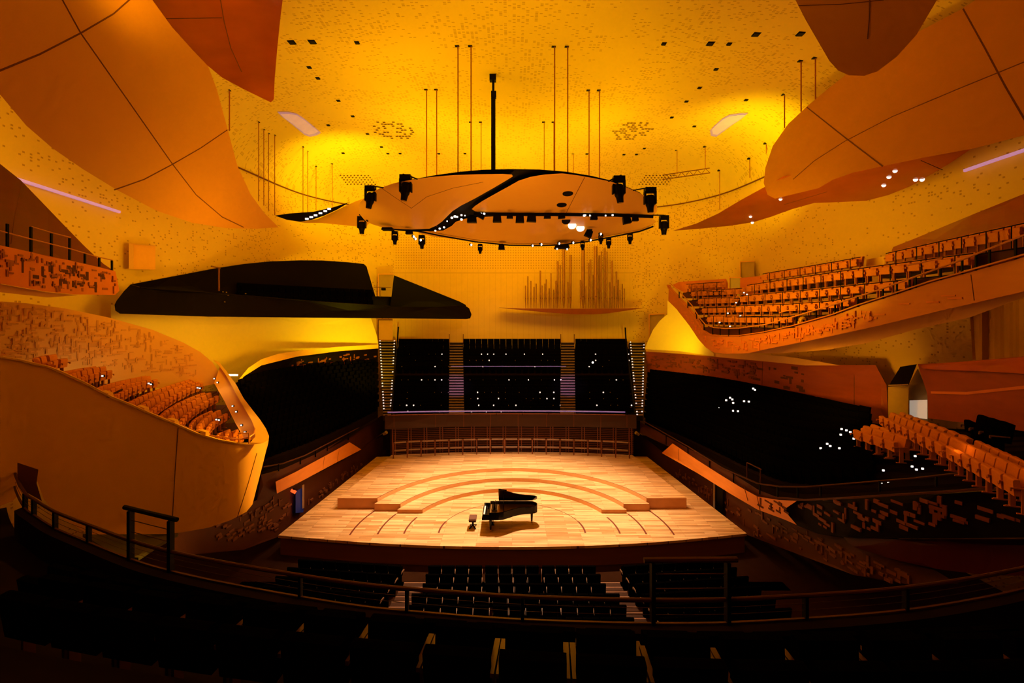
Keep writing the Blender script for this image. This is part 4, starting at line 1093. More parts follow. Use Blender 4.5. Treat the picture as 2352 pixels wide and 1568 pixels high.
for i, (x, y, Yq) in enumerate(((237, 863, 16.8), (343, 880, 18), (348, 882, 18), (455, 890, 20), (460, 891, 20), (493, 869, 22.5), (500, 878, 22.2), (535, 932, 20.4), (543, 945, 20), (498, 963, 18.5), (504, 964, 18.5), (555, 976, 18.8), (563, 992, 18.2))):
    c = W(x, y, Yq); mb = MB(); mb.box(c, (.10, .05, .08)); mb.box(c + Vector((0, -.03, 0)), (.06, .03, .05), mi=1)
    solo('aisle_lamp', mb, ['black', 'white_lamp'], 'tiny white aisle lamp among the chairs of the cream balcony', 'lamp', 'aisle lamps of the cream balcony')
mb = patch([(40, 1062), (88, 1078), (84, 1110), (96, 1150), (60, 1130), (40, 1100)], lambda x, y: 13.2, .1, 0)
solo('access_hatch', mb, 'hatchbrown', 'dark brown panel at the lower left end of the cream balcony front', 'panel')
mb = patch([(190, 1226), (410, 1224), (360, 1252), (318, 1280), (290, 1278), (240, 1258)], flat(3.6), .1, 0, ext=(0, 0, -.1))
struct('floor_passage', mb, 'greyfloor')

# ------------------------------------------------------------------ upper-left corner balcony
ULd = stab((-120, 13.3), (0, 14.4), (150, 17.2), (262, 19.6), (280, 20.4))
ub = thing('corner_balcony', 'red relief fronted balcony high on the left edge', 'balcony', W(100, 670, 16))
uo = [(-110, 545), (0, 563), (71, 578.6), (156, 597), (224.5, 612.6), (265, 623), (270, 645), (274, 667), (265, 677), (170, 676), (102, 669), (0, 651), (-110, 630)]
mb = patch(uo, ULd, .25, 30)
relief(mb, [(0, 572), (150, 603), (262, 628), (268, 668), (170, 670), (100, 662), (0, 643)], ULd, 95, 1, size=(.08, .30, .05, .09), depth=(.015, .045), vert=.4, seed=9)
relief(mb, [(40, 590), (150, 612), (262, 632), (266, 660), (170, 662), (60, 650)], ULd, 40, 2, size=(.12, .4, .07, .12), depth=(.015, .03), vert=.3, seed=10)
mb.obj('relief_front', ['relief_red', 'redwood', 'hole'], ub)
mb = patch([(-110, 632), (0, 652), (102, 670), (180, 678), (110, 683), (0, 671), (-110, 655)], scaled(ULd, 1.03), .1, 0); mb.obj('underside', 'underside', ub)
mb = patch([(-110, 270), (0, 376), (48, 414), (100, 468), (150, 520), (195, 566), (238, 606), (262, 622), (150, 600), (0, 566), (-110, 545)], scaled(ULd, 1.12), .2, 40)
seam(mb, [(51, 420), (33, 500), (25, 560)], scaled(ULd, 1.12), .02); mb.obj('back_panel', ['redback', 'seam'], ub)
rg = thing('balcony_railing', 'black posted railing with orange handrail on the red corner balcony', 'railing', W(100, 580, 16))
hr = [(-60, 518), (0, 530), (60, 546), (160, 571), (225, 590), (258, 597)]
mb = MB(); mb.tube([W(x, y, ULd(x) * 1.005) for x, y in hr], .022, 6); mb.obj('handrail', 'railorange', rg)
for x, y0, y1 in ((17, 514, 567), (71, 521, 578), (118, 536, 589), (160, 547, 597), (195, 581, 605), (228, 590, 612), (257, 598, 620)):
    mb = MB(); mb.bar(W(x, y0, ULd(x) * 1.006), W(x, y1, ULd(x) * 1.006), .065, .05); mb.obj('post', 'black', rg)
mb = MB(); mb.tube([W(71, 520, ULd(71) * 1.005), W(118, 534, ULd(118) * 1.005), W(162, 545, ULd(162) * 1.005)], .02, 6); mb.obj('high_handrail', 'railorange', rg)

# ------------------------------------------------------------------ dark balcony across the rear left
DBd = stab((255, 23.0), (400, 27), (600, 32), (760, 36.5), (870, 39.5), (1000, 42), (1090, 43.5))
db = thing('dark_balcony', 'long black wedge shaped balcony across the rear left wall', 'balcony', W(680, 729, 34))
mb = patch([(263, 700), (268, 690), (285, 668), (300, 653), (322, 660), (480, 671), (700, 690), (897, 704), (1000, 705), (1066, 700), (1078, 708), (1083, 722), (1080, 731), (1070, 732.5), (900, 731), (680, 729), (480, 727), (330, 722), (275, 720), (265, 713)], DBd, .3, 40)
mb.obj('front', 'darkpanel', db)
mb = patch([(300, 653), (400, 634), (500, 615), (560, 606), (620, 600), (690, 597.5), (740, 598), (800, 602), (836, 606), (842, 612), (862, 680), (864, 700), (700, 690), (480, 672), (322, 661)], scaled(DBd, 1.06), .2, 40); mb.obj('back_wall', 'darkpanel', db)
mb = patch([(905, 632), (980, 662), (1055, 692), (1070, 700), (1072, 712), (894, 712), (898, 690)], scaled(DBd, 1.03), .2, 40); mb.obj('wing', 'black', db)
mb = patch([(855, 680), (900, 681), (900, 712), (855, 712)], scaled(DBd, 1.04), .2, 0); mb.obj('passage_wall', 'black', db)
mb = MB(); mb.tube([W(x, y, DBd(x) * .997) for x, y in ((322, 660), (480, 672), (700, 690), (897, 703))], .04, 6); mb.obj('handrail', 'darkpanel', db)
mb = MB(); mb.tube([W(503, 614, DBd(503) * .99), W(503, 668, DBd(503) * .99)], .05, 6); mb.bar(W(485, 611, DBd(485) * .99), W(506, 616, DBd(506) * .99), .06, .06)
solo('hanging_microphone', mb, 'seam', 'slim pole with a short arm standing in the dark rear balcony', 'pole')
sm = MB()
for k, (y0, y1, s) in enumerate(((662, 672, 1.045), (680, 690, 1.03))):
    for i in range(18):
        px = 560 + i * 17; py = y0 + (y1 - y0) * i / 17; Y = DBd(px) * s; c = W(px, py + 14, Y)
        a = math.atan2(DBd(px + 20) - DBd(px), (W(px + 20, 0, DBd(px + 20)) - W(px, 0, DBd(px))).x)
        simple_chair_mesh(sm, Matrix.Translation(c - Vector((0, 0, .2))) @ Matrix.Rotation(PI + a, 4, 'Z'), 0)
solo('dark_balcony_seating', sm, 'blackfab', 'barely visible black chairs inside the dark rear balcony', 'chairs', kind='stuff')
for x, y in ((513, 670), (521, 671), (525, 678), (517, 693), (565, 674), (578, 680)):
    c = W(x, y, DBd(x) * .995); mb = MB(); mb.box(c, (.11, .05, .08)); mb.box(c + Vector((0, -.03, 0)), (.08, .02, .06), mi=1); solo('aisle_lamp', mb, ['black', 'step'], 'tiny pale painted glint in the dark rear balcony beside its pole', 'lamp', 'glints in the dark balcony')  # pale block painted as a glint, no glow of its own
t = thing('gap_guard_rail', 'short thin rail closing the gap in the dark balcony in front of a door', 'railing', W(880, 682, 40))
mb = MB(); mb.tube([W(858, 659, 40), W(898, 660, 40)], .025, 5); mb.obj('rail', 'seam', t)
mb = MB(); mb.tube([W(873, 659, 40), W(873, 682, 40)], .025, 5); mb.obj('post', 'seam', t)
mb = MB(); c = W(881, 664, 40); mb.box(c, (.3, .3, .2)); mb.tube([c + Vector((.1, -.1, 0)), c + Vector((.2, -.2, 0))], .06, 8); solo('wall_camera', mb, 'black', 'small black camera box in the balcony gap', 'camera')

# ------------------------------------------------------------------ yellow lit soffits
SLd = tab((240, 24.0), (300, 25.5), (500, 31), (700, 37), (870, 43))
mb = patch([(255, 700), (400, 715), (600, 722), (850, 724), (858, 748), (866, 772), (869, 792), (780, 796), (700, 803), (640, 812), (600, 825), (570, 845), (548, 872), (535, 886), (515, 880), (480, 840), (420, 800), (340, 770), (255, 745)], SLd, .2, 30, smooth=0)
struct('wall_soffit_left', mb, 'soffit', smooth=False)
mb = MB(); mb.bar(W(500, 861, 26.5), W(545, 861, 28), .1, .11); solo('floor_light_strip', mb, 'white_lamp', 'white glowing strip at the foot of the yellow wall, behind the cream balcony rim', 'light')
SRd = tab((1478, 43), (1530, 40.5), (1600, 37.5), (1660, 35))
mb = patch([(1481, 801), (1488, 783), (1500, 757), (1515, 737), (1527, 726), (1533, 722), (1533, 690), (1545, 690), (1600, 770), (1640, 812), (1640, 818), (1560, 806), (1500, 803)], SRd, .2, 25)
struct('wall_soffit_right', mb, 'soffit', smooth=False)

# ------------------------------------------------------------------ dark side blocks of stalls
def stepped(A, B, n, name, label, cat):
    """terrace between a low front line A and a high back line B (lists of points)"""
    mb = MB(); rows = []
    for k in range(n):
        t0, t1 = k / n, (k + 1) / n
        lo_ = [a.lerp(b, t0) for a, b in zip(A, B)]; hi_ = [a.lerp(b, t1) for a, b in zip(A, B)]
        zt = [a.lerp(b, t0).z for a, b in zip(A, B)]
        P0 = [Vector((p.x, p.y, z)) for p, z in zip(lo_, zt)]; P1 = [Vector((p.x, p.y, z)) for p, z in zip(hi_, zt)]
        for i in range(len(A) - 1):
            mb.add([P0[i], P0[i + 1], P1[i + 1], P1[i]], [(0, 1, 2, 3)])
            mb.add([P1[i], P1[i + 1], hi_[i + 1], hi_[i]], [(0, 1, 2, 3)])
        rows.append([(a + b) / 2 for a, b in zip(P0, P1)])
    return mb, rows
A = [W(x, y, Y) for x, y, Y in ((575, 1100, 23.2), (640, 1080, 24.6), (720, 1048, 28.5), (800, 1005, 33), (868, 962, 37))]
B = [W(x, y, Y) for x, y, Y in ((545, 905, 27), (575, 880, 29), (650, 858, 33), (760, 845, 38), (868, 838, 43))]
A = crom(A, 4, closed=False); B = crom(B, 4, closed=False)
mb, rows = stepped(A, B, 8, '', '', '')
struct('floor_side_left', mb, 'floor_dark')
sm = MB()
for r in rows[1:]:
    pts, sp = row_points(r, 22)
    for p, tg in pts: simple_chair_mesh(sm, Matrix.Translation(p) @ Matrix.Rotation(face_angle(tg, (1, -.3)), 4, 'Z'), 0)
rnd = random.Random(21)
for x, y in ((645, 889), (668, 894), (685, 902), (699, 905), (709, 912), (650, 916), (662, 916), (684, 919), (714, 930), (725, 937), (677, 942), (695, 945), (730, 957), (740, 964), (681, 971), (692, 971), (716, 974), (748, 985), (758, 992), (735, 1004), (750, 1013), (762, 1021), (850, 855), (850, 911), (854, 934)):
    t = (y - 870) / 200; Y = 24 + (x - 575) / 300 * 16 + (1 - t) * 4; c = W(x, y, Y); sm.box(c, (.13, .05, .10), mi=1)
solo('side_stalls_seating', sm, ['blackfab', 'aisle_lamp'], 'black rows of chairs with tiny aisle lamps in the left dark block', 'chairs', kind='stuff')
# back wall and rim of the left block
RBd = stab((530, 28), (575, 30), (650, 34), (760, 39), (870, 44))
mb = patch([(541, 905), (545, 880), (562, 862), (600, 838), (680, 818), (780, 805), (868, 799), (868, 870), (760, 872), (650, 885), (575, 905)], scaled(RBd, .985), .1, 40)
relief(mb, [(680, 830), (780, 815), (862, 808), (862, 842), (760, 850), (690, 860)], scaled(RBd, .985), 60, 1, size=(.15, .45, .08, .14), depth=(.04, .10), vert=.2, seed=31)
relief(mb, [(610, 850), (690, 835), (690, 860), (620, 870)], scaled(RBd, .985), 8, 1, size=(.15, .3, .1, .16), depth=(.04, .1), vert=.2, seed=32)
solo('relief_panelling', mb, ['darkpanel', 'relief_flake'], 'dark relief wall behind the left block of black chairs', 'wall panel')
mb = patch([(535, 886), (548, 872), (570, 845), (600, 825), (640, 812), (700, 803), (780, 796), (869, 791), (869, 800), (780, 806), (680, 819), (600, 839), (562, 863), (545, 882), (538, 892)], scaled(RBd, .97), .12, 25)
solo('curved_ledge', mb, 'rim', 'orange curved ledge capping the left dark stalls block', 'ledge')
# parapet strip on the stage side
PSd = stab((560, 22.6), (633, 23.9), (720, 28.5), (803, 34.4), (900, 41))
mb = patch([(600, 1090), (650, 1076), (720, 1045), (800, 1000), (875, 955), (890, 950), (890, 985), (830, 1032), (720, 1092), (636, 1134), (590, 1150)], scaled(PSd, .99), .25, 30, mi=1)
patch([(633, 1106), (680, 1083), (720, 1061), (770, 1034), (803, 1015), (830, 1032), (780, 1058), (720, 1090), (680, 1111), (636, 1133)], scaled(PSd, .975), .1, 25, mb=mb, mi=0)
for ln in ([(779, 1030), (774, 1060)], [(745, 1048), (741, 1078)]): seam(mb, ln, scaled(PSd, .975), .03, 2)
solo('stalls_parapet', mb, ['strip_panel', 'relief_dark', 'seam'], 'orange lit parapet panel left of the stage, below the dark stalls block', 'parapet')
rg = thing('stalls_railing', 'dark curved handrail above the parapet left of the stage', 'railing', W(720, 1040, 28))
rp = [(605, 1072), (650, 1064), (700, 1046), (760, 1015), (820, 984), (868, 955)]
mb = MB(); mb.tube([W(x, y, PSd(x) * .985) for x, y in rp], .035, 6); mb.obj('handrail', 'relief_dark', rg)
for x in (640, 690, 725, 752, 800): 
    y = tab(*rp)(x); mb = MB(); mb.bar(W(x, y, PSd(x) * .985), W(x, y + 16, PSd(x) * .985), .05, .05); mb.obj('post', 'black', rg)
# wall under it, with doors
SWd = stab((380, 17.8), (500, 20.5), (620, 24.2), (700, 27.6), (830, 36), (905, 40))
mb = patch([(400, 1215), (470, 1205), (540, 1180), (585, 1150), (640, 1128), (720, 1085), (830, 1026), (897, 985), (897, 1048), (830, 1092), (760, 1142), (705, 1182), (640, 1232), (560, 1262), (430, 1275), (380, 1262)], scaled(SWd, 1.0), .12, 30)
relief(mb, [(470, 1218), (560, 1180), (660, 1128), (672, 1180), (640, 1215), (520, 1245)], SWd, 70, 1, size=(.14, .42, .06, .11), depth=(.03, .09), vert=.2, seed=41)
relief(mb, [(705, 1150), (830, 1055), (830, 1070), (710, 1160)], SWd, 45, 1, size=(.14, .36, .08, .14), depth=(.05, .1), vert=.5, seed=42)
solo('side_panelling', mb, ['relief_dark', 'lattice'], 'brown relief wall left of the stage, below the lit parapet', 'wall panel')
wp = MB(); patch([(679, 1128), (697, 1118), (697, 1176), (679, 1178)], scaled(SWd, .985), .05, 0, mb=wp); patch([(694, 1114), (699, 1112), (699, 1166), (694, 1168)], scaled(SWd, .98), .05, 0, mb=wp, mi=1); struct('door_6', wp, ['bluedoor', 'step'])
mb = MB(); mb.box(W(674, 1128, 26), (.28, .1, .14), Matrix.Rotation(.5, 3, 'Y')); mb.box(W(674, 1125, 26.05), (.12, .1, .14), mi=1); solo('exit_lamp', mb, ['redglow', 'black'], 'small glowing red exit lamp over the door left of the stage', 'lamp')
mb = MB(); c = W(881, 997, 36); mb.tube([c, c + Vector((.25, -.1, .18))], [.10, .13], 10); mb.tube([c, c + Vector((-.1, .1, .25))], .03, 6, mi=1); solo('side_spotlight', mb, ['step', 'black'], 'small pale spotlight at the rear left corner of the stage', 'spotlight')
mb = MB(); c = W(1467, 998, 36); mb.tube([c, c + Vector((-.25, -.1, .18))], [.10, .13], 10); mb.tube([c, c + Vector((.1, .1, .25))], .03, 6, mi=1); solo('side_spotlight', mb, ['step', 'black'], 'small pale spotlight at the rear right corner of the stage', 'spotlight')

# right block
A = [W(x, y, Y) for x, y, Y in ((1480, 985, 38), (1560, 1022, 33), (1640, 1066, 28.5), (1720, 1112, 24.6), (1790, 1142, 22.0), (1870, 1148, 20.2), (2000, 1145, 17.6), (2200, 1130, 15), (2420, 1105, 13))]
B = [W(x, y, Y) for x, y, Y in ((1490, 862, 44), (1570, 872, 40), (1650, 884, 36), (1740, 903, 32), (1830, 925, 28.6), (1900, 945, 26), (1990, 970, 23.6), (2200, 985, 19.5), (2420, 985, 16.2))]
A = crom(A, 3, closed=False); B = crom(B, 3, closed=False)
mb, rowsR = stepped(A, B, 9, '', '', '')
struct('floor_side_right', mb, 'floor_dark')
sm = MB()
for r in rowsR[1:]:
    r2 = r[:int(len(r) * .78)]
    pts, sp = row_points(r2, int(sum((b - a).length for a, b in zip(r2, r2[1:])) / .58))
    for p, tg in pts: simple_chair_mesh(sm, Matrix.Translation(p) @ Matrix.Rotation(face_angle(tg, (-1, -.1)), 4, 'Z'), 0)
dots = [(1730, 892), (1734, 895), (1668, 919), (1677, 913), (1682, 917), (1684, 925), (1709, 921), (1720, 922), (1643, 943), (1653, 937), (1658, 941), (1660, 949), (1695, 944), (1684, 943), (1618, 968), (1629, 962), (1634, 966), (1634, 974), (1660, 972), (1670, 974), (1591, 993), (1602, 986), (1608, 990), (1607, 1000), (1629, 996), (1581, 1016), (1795, 1090), (1801, 1076), (1809, 1080), (1817, 1087), (1813, 1098), (1840, 1059), (1846, 1046), (1854, 1050), (1863, 1054), (1862, 1068), (1885, 1058), (1885, 1029), (1900, 1019), (1907, 1024), (1911, 1038), (1928, 1029), (1931, 998), (1933, 985), (1944, 988), (1953, 992), (1961, 1007), (2102, 1047), (2095, 1071), (2105, 1078), (2119, 1076), (2029, 1080), (2027, 1111), (2041, 1109), (2177, 1036), (2190, 1043), (2204, 1042), (2224, 985), (2232, 985), (2239, 983), (2269, 985), (2284, 992), (2264, 1004), (2278, 1010), (2289, 1010), (2297, 1008)]
for x, y in dots:
    Yb_ = tab((1480, 41), (1640, 32), (1800, 24.5), (2000, 19.5), (2352, 14.5))(x); t = (y - 890) / 250
    c = W(x, y, Yb_ * (1.06 - .12 * t)); s = Yb_ / 26 * .10; sm.box(c, (s, .04, s * .9), mi=1)
solo('side_stalls_seating', sm, ['blackfab', 'white_lamp'], 'black rows of chairs with tiny aisle lamps in the right dark block', 'chairs', kind='stuff')
# relief / red wood wall behind the right block
RWd = stab((1478, 45), (1560, 41), (1700, 34.5), (1850, 29), (2010, 25.2), (2045, 24.6))
mb = patch([(1484, 806), (1560, 811), (1650, 819), (1750, 828), (1850, 838), (2011, 838), (2022, 858), (2036, 884), (2041, 970), (1990, 980), (1900, 960), (1730, 915), (1600, 885), (1487, 870)], RWd, .12, 40)
relief(mb, [(1490, 812), (1750, 834), (1740, 870), (1600, 850), (1490, 842)], RWd, 120, 1, size=(.15, .5, .08, .15), depth=(.04, .1), vert=.2, seed=51)
relief(mb, [(1690, 835), (1860, 845), (1850, 900), (1740, 880)], RWd, 22, 2, size=(.15, .6, .1, .2), depth=(.02, .04), vert=.2, seed=52)
seam(mb, [(1962, 860), (1962, 945)], RWd, .03, 2); seam(mb, [(1752, 830), (1750, 890)], RWd, .03, 2)
solo('relief_panelling', mb, ['redwood', 'relief_flake', 'hole'], 'red-brown wooden wall with scattered relief blocks behind the right dark block', 'wall panel')
mb = patch([(1482, 798), (1540, 800), (1640, 807), (1720, 812), (1800, 818), (1880, 830), (1930, 839), (1850, 839), (1750, 829), (1650, 820), (1560, 812), (1484, 807)], scaled(RWd, .97), .12, 30)
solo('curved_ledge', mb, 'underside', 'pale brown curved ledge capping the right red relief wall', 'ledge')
# entrance portal and the red wood wall at the far right
FR = stab((2030, 23.5), (2130, 20.3), (2250, 17.6), (2430, 14.6), (2700, 11.6))
mb = patch([(2108, 836), (2200, 831), (2352, 818), (2700, 790), (2700, 1060), (2352, 990), (2250, 975), (2132, 960), (2130, 905)], FR, .15, 40)
seam(mb, [(2138, 901), (2220, 903), (2352, 889), (2690, 852)], FR, .10, 1, .05)
patch([(2113, 838), (2352, 820), (2700, 794), (2700, 880), (2352, 858), (2250, 852), (2150, 849), (2120, 846)], scaled(FR, .99), .08, 30, mb=mb, mi=2)
solo('wood_panelling', mb, ['redwood', 'relief_red', 'copper'], 'glossy red-brown panelled wall at the right edge beside the white doorway', 'wall panel')
pt_ = thing('entrance_portal', 'angular doorway with brown lining and a lit white opening', 'portal', W(2085, 958, 22))
mb = patch([(2041, 886), (2068, 842), (2106, 836), (2088, 882), (2086, 886)], scaled(FR, 1.03), .1, 0); mb.obj('sloped_lintel', 'darkpanel', pt_)
mb = patch([(2040, 888), (2087, 886), (2086, 975), (2040, 972)], scaled(FR, 1.04), .1, 0); mb.obj('left_wall', 'doorgrey', pt_)
mb = patch([(2086, 886), (2108, 846), (2131, 900), (2131, 975), (2086, 975)], scaled(FR, 1.10), .1, 0); mb.obj('inner_wall', 'doorgrey', pt_)
mb = patch([(2089, 919), (2130, 918), (2130, 962), (2089, 958)], scaled(FR, 1.07), .05, 0); mb.obj('lit_opening', 'whitepanel', pt_)
mb = MB(); mb.bar(W(2042, 885, FR(2042) * 1.02), W(2087, 883, FR(2087) * 1.02), .06, .06); mb.obj('pale_edge', 'step', pt_)  # plain pale bar along the lintel, without emission
# orange chairs of the right stalls
def row_px(a, b, n, hs, rowname, grp, prot=ORG, toward=(-1, .4), zofs=0, name='balcony_chair', lab=None, s=None):
    A_, B_ = W(*a), W(*b)
    poly = [A_, A_.lerp(B_, .5), B_]
    pts, sp = row_points(poly, n)
    for i, (p, tg) in enumerate(pts):
        k = s or min(1.3, max(.5, sp / .575))
        place_chair(prot, name, p - Vector((0, 0, 1.02 * hs)), face_angle(Vector((tg.x, tg.y, 0)).normalized(), toward), (lab or 'orange chair, {} from the far end, {}').format(ORD[i + 1], rowname), grp, (k, k, hs))
GO = 'orange chairs of the right stalls'
row_px((2030, 946, 21.2), (2186, 1010, 14.3), 9, .9, 'left of the paired rows before the doorway', GO)
row_px((2052, 945, 22.6), (2206, 1005, 15.4), 8, .9, 'right of the paired rows before the doorway', GO)
row_px((1969, 977, 20.5), (2070, 1004, 17.6), 4, .9, 'short near row at the right aisle', GO)
row_px((1986, 974, 21.5), (2085, 1000, 18.4), 4, .9, 'short far row at the right aisle', GO)
row_px((2186, 1010, 14.2), (2352, 1085, 10.6), 7, .9, 'near row running off the right edge', GO)
row_px((2222, 1009, 15.0), (2375, 1078, 11.4), 7, .9, 'far row running off the right edge', GO)
row_px((2228, 951, 16.0), (2300, 972, 14.2), 3, .95, '', 'black chairs by the panelled wall', BLK, (-1, .4), 0, 'auditorium_chair', 'black chair, {} from the doorway in front of the panelled wall')
# parapet of the right block with the lit strip, lower relief walls
PRd = stab((1470, 38), (1560, 32.2), (1640, 27.6), (1720, 23.8), (1800, 21.3), (1880, 19.2), (2000, 16.8), (2200, 14.3), (2430, 12.2), (2700, 10))
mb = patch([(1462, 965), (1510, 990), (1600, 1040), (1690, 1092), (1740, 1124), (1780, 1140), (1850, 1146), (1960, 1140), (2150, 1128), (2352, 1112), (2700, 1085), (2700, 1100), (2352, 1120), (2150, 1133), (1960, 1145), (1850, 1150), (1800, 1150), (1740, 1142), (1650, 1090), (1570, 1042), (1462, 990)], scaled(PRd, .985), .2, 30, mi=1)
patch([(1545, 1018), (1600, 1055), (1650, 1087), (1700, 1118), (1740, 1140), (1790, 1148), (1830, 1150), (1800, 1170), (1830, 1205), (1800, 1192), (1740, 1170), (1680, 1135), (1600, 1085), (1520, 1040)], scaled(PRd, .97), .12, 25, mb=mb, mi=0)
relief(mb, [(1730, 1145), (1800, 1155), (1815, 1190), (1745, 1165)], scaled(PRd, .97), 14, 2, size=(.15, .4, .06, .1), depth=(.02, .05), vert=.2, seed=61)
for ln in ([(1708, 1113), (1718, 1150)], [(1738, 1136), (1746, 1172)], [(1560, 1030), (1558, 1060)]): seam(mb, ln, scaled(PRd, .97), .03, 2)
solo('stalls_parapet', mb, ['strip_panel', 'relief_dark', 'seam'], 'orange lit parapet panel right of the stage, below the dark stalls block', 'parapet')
rg = thing('stalls_railing', 'dark curved handrail above the parapet right of the stage', 'railing', W(1800, 1130, 21))
rp = [(1480, 968), (1580, 1025), (1660, 1075), (1740, 1110), (1790, 1117), (1850, 1118), (1950, 1110), (2100, 1098), (2240, 1082), (2352, 1065)]
mb = MB(); mb.tube([W(x, y, PRd(x) * .98) for x, y in rp], .035, 6); mb.obj('handrail', 'rail', rg)
for x in (1530, 1580, 1630, 1685, 1745, 1786, 1832, 1885, 2020, 2150, 2236, 2300):
    y = tab(*rp)(x); mb = MB(); mb.bar(W(x, y, PRd(x) * .98), W(x, y + 24, PRd(x) * .98), .05, .05); mb.obj('post', 'black', rg)
mb = MB(); mb.tube([W(1716, 1062, 24), W(1749, 1078, 22.8)], .03, 6); mb.tube([W(1716, 1062, 24), W(1716, 1100, 24)], .03, 6); mb.tube([W(1747, 1078, 22.8), W(1747, 1112, 22.8)], .03, 6); mb.obj('high_handrail', 'relief_dark', rg)
mb = MB(); mb.tube([W(2215, 1087, 13.6), W(2265, 1062, 13.2), W(2305, 1080, 12.6), W(2400, 1055, 12)], .035, 6); mb.obj('high_handrail', 'black', rg)
# curved dark relief front at the right
RFd = stab((1770, 21.8), (1850, 19.8), (1960, 17.2), (2100, 15.1), (2250, 13.6), (2430, 12), (2700, 9.9))
mb = patch([(1785, 1150), (1850, 1150), (1960, 1146), (2150, 1135), (2352, 1122), (2700, 1095), (2700, 1240), (2352, 1234), (2150, 1236), (1945, 1234), (1880, 1226), (1830, 1206)], RFd, .2, 40)
relief(mb, [(1830, 1158), (2140, 1142), (2240, 1160), (2340, 1170), (2340, 1196), (2200, 1200), (2060, 1222), (1900, 1218)], RFd, 75, 1, size=(.14, .42, .07, .13), depth=(.03, .09), vert=.2, seed=71)
solo('relief_panelling', mb, ['darkpanel', 'relief_flake'], 'near black relief front curving around the right stalls corner', 'wall panel')
mb = patch([(1935, 1232), (2060, 1238), (2700, 1238), (2700, 1325), (2352, 1322), (2260, 1320), (2150, 1306), (2050, 1284), (1960, 1255)], scaled(RFd, 1.01), .15, 40)
solo('lower_panelling', mb, 'darkred', 'smooth dark red wall below the right relief front', 'wall panel')
SWr = stab((1450, 40), (1520, 36), (1640, 28.5), (1720, 24.5), (1800, 21.9), (1900, 19.2), (2000, 17), (2200, 14.4))
mb = patch([(1457, 985), (1520, 1036), (1600, 1082), (1680, 1132), (1740, 1168), (1800, 1192), (1880, 1226), (1945, 1236), (2050, 1285), (2150, 1310), (2200, 1340), (2100, 1345), (1960, 1320), (1800, 1260), (1716, 1228), (1640, 1172), (1560, 1115), (1500, 1072), (1457, 1046)], scaled(SWr, 1.0), .12, 30)
relief(mb, [(1668, 1150), (1740, 1175), (1880, 1230), (1960, 1270), (2120, 1330), (2060, 1340), (1900, 1290), (1740, 1232), (1668, 1178)], SWr, 100, 1, size=(.14, .42, .06, .11), depth=(.03, .09), vert=.25, seed=81)
relief(mb, [(1555, 1075), (1640, 1130), (1636, 1148), (1552, 1090)], SWr, 40, 1, size=(.14, .36, .08, .14), depth=(.05, .1), vert=.5, seed=82)
solo('side_panelling', mb, ['relief_dark', 'lattice'], 'brown relief wall right of the stage, below the lit parapet', 'wall panel')
wp = MB(); patch([(1643, 1107), (1660, 1118), (1660, 1184), (1643, 1172)], scaled(SWr, .985), .05, 0, mb=wp); patch([(1638, 1103), (1642, 1105), (1642, 1170), (1638, 1167)], scaled(SWr, .98), .05, 0, mb=wp, mi=1); struct('door_7', wp, ['black', 'step'])

# ------------------------------------------------------------------ big orange balcony (right)
RBf = stab((1530, 37), (1560, 35), (1640, 30), (1700, 28), (1800, 25), (2000, 20), (2352, 15), (2450, 13.8), (2700, 11.4))
ob = thing('upper_balcony', 'large orange balcony with tiered chairs sweeping along the right wall', 'balcony', W(1700, 812, 28))
topl = [(1536, 655), (1539, 662), (1555, 679), (1571, 696), (1597, 727), (1615, 756), (1629, 768), (1656, 772), (1699, 772), (1758.5, 763.6), (1827, 749), (1918.6, 723.5), (1980, 701), (2061, 675), (2141, 648.6), (2229, 624.5), (2352, 590), (2700, 492)]
botl = [(2700, 585), (2352, 669), (2241, 695), (2161, 713), (2020.6, 747), (1918.6, 769.5), (1844, 785), (1775.5, 798.5), (1716, 811), (1665, 812), (1639, 808.7), (1622, 798.5), (1605, 780), (1583, 747), (1554, 710), (1535, 691)]
mb = patch(topl + botl, RBf, .25, 30)
relief(mb, [(1560, 705), (1600, 745), (1625, 780), (1700, 782), (1850, 755), (1990, 715), (2010, 735), (1850, 775), (1716, 803), (1650, 803), (1600, 765)], RBf, 170, 1, size=(.10, .42, .05, .10), depth=(.03, .08), vert=.45, seed=91)
relief(mb, [(2000, 710), (2340, 640), (2340, 655), (2000, 735)], RBf, 5, 1, size=(.3, .5, .05, .06), depth=(.03, .05), vert=0, seed=92)
seam(mb, [(2230, 630), (2238, 690)], RBf, .025, 2); seam(mb, [(1824, 755), (1830, 785)], RBf, .02, 2)
mb.obj('relief_front', ['orange_panel', 'relief_red', 'seam'], ob, smooth=True)
mb = MB(); q = [W(x, y, RBf(x) * 1.003) for x, y in topl]
for a, b in zip(q, q[1:]): mb.bar(a + Vector((0, .06, .03)), b + Vector((0, .06, .03)), .30, .05)
mb.obj('parapet_cap', 'orange_panel', ob)
mb = patch([(1700, 811), (1775, 798), (1918, 769), (2020, 746), (2161, 712), (2352, 668), (2700, 584), (2700, 600), (2352, 682), (2230, 728), (2100, 757), (1990, 788), (1900, 803), (1800, 811)], scaled(RBf, 1.04), .15, 40); mb.obj('underside', 'underside', ob, smooth=True)
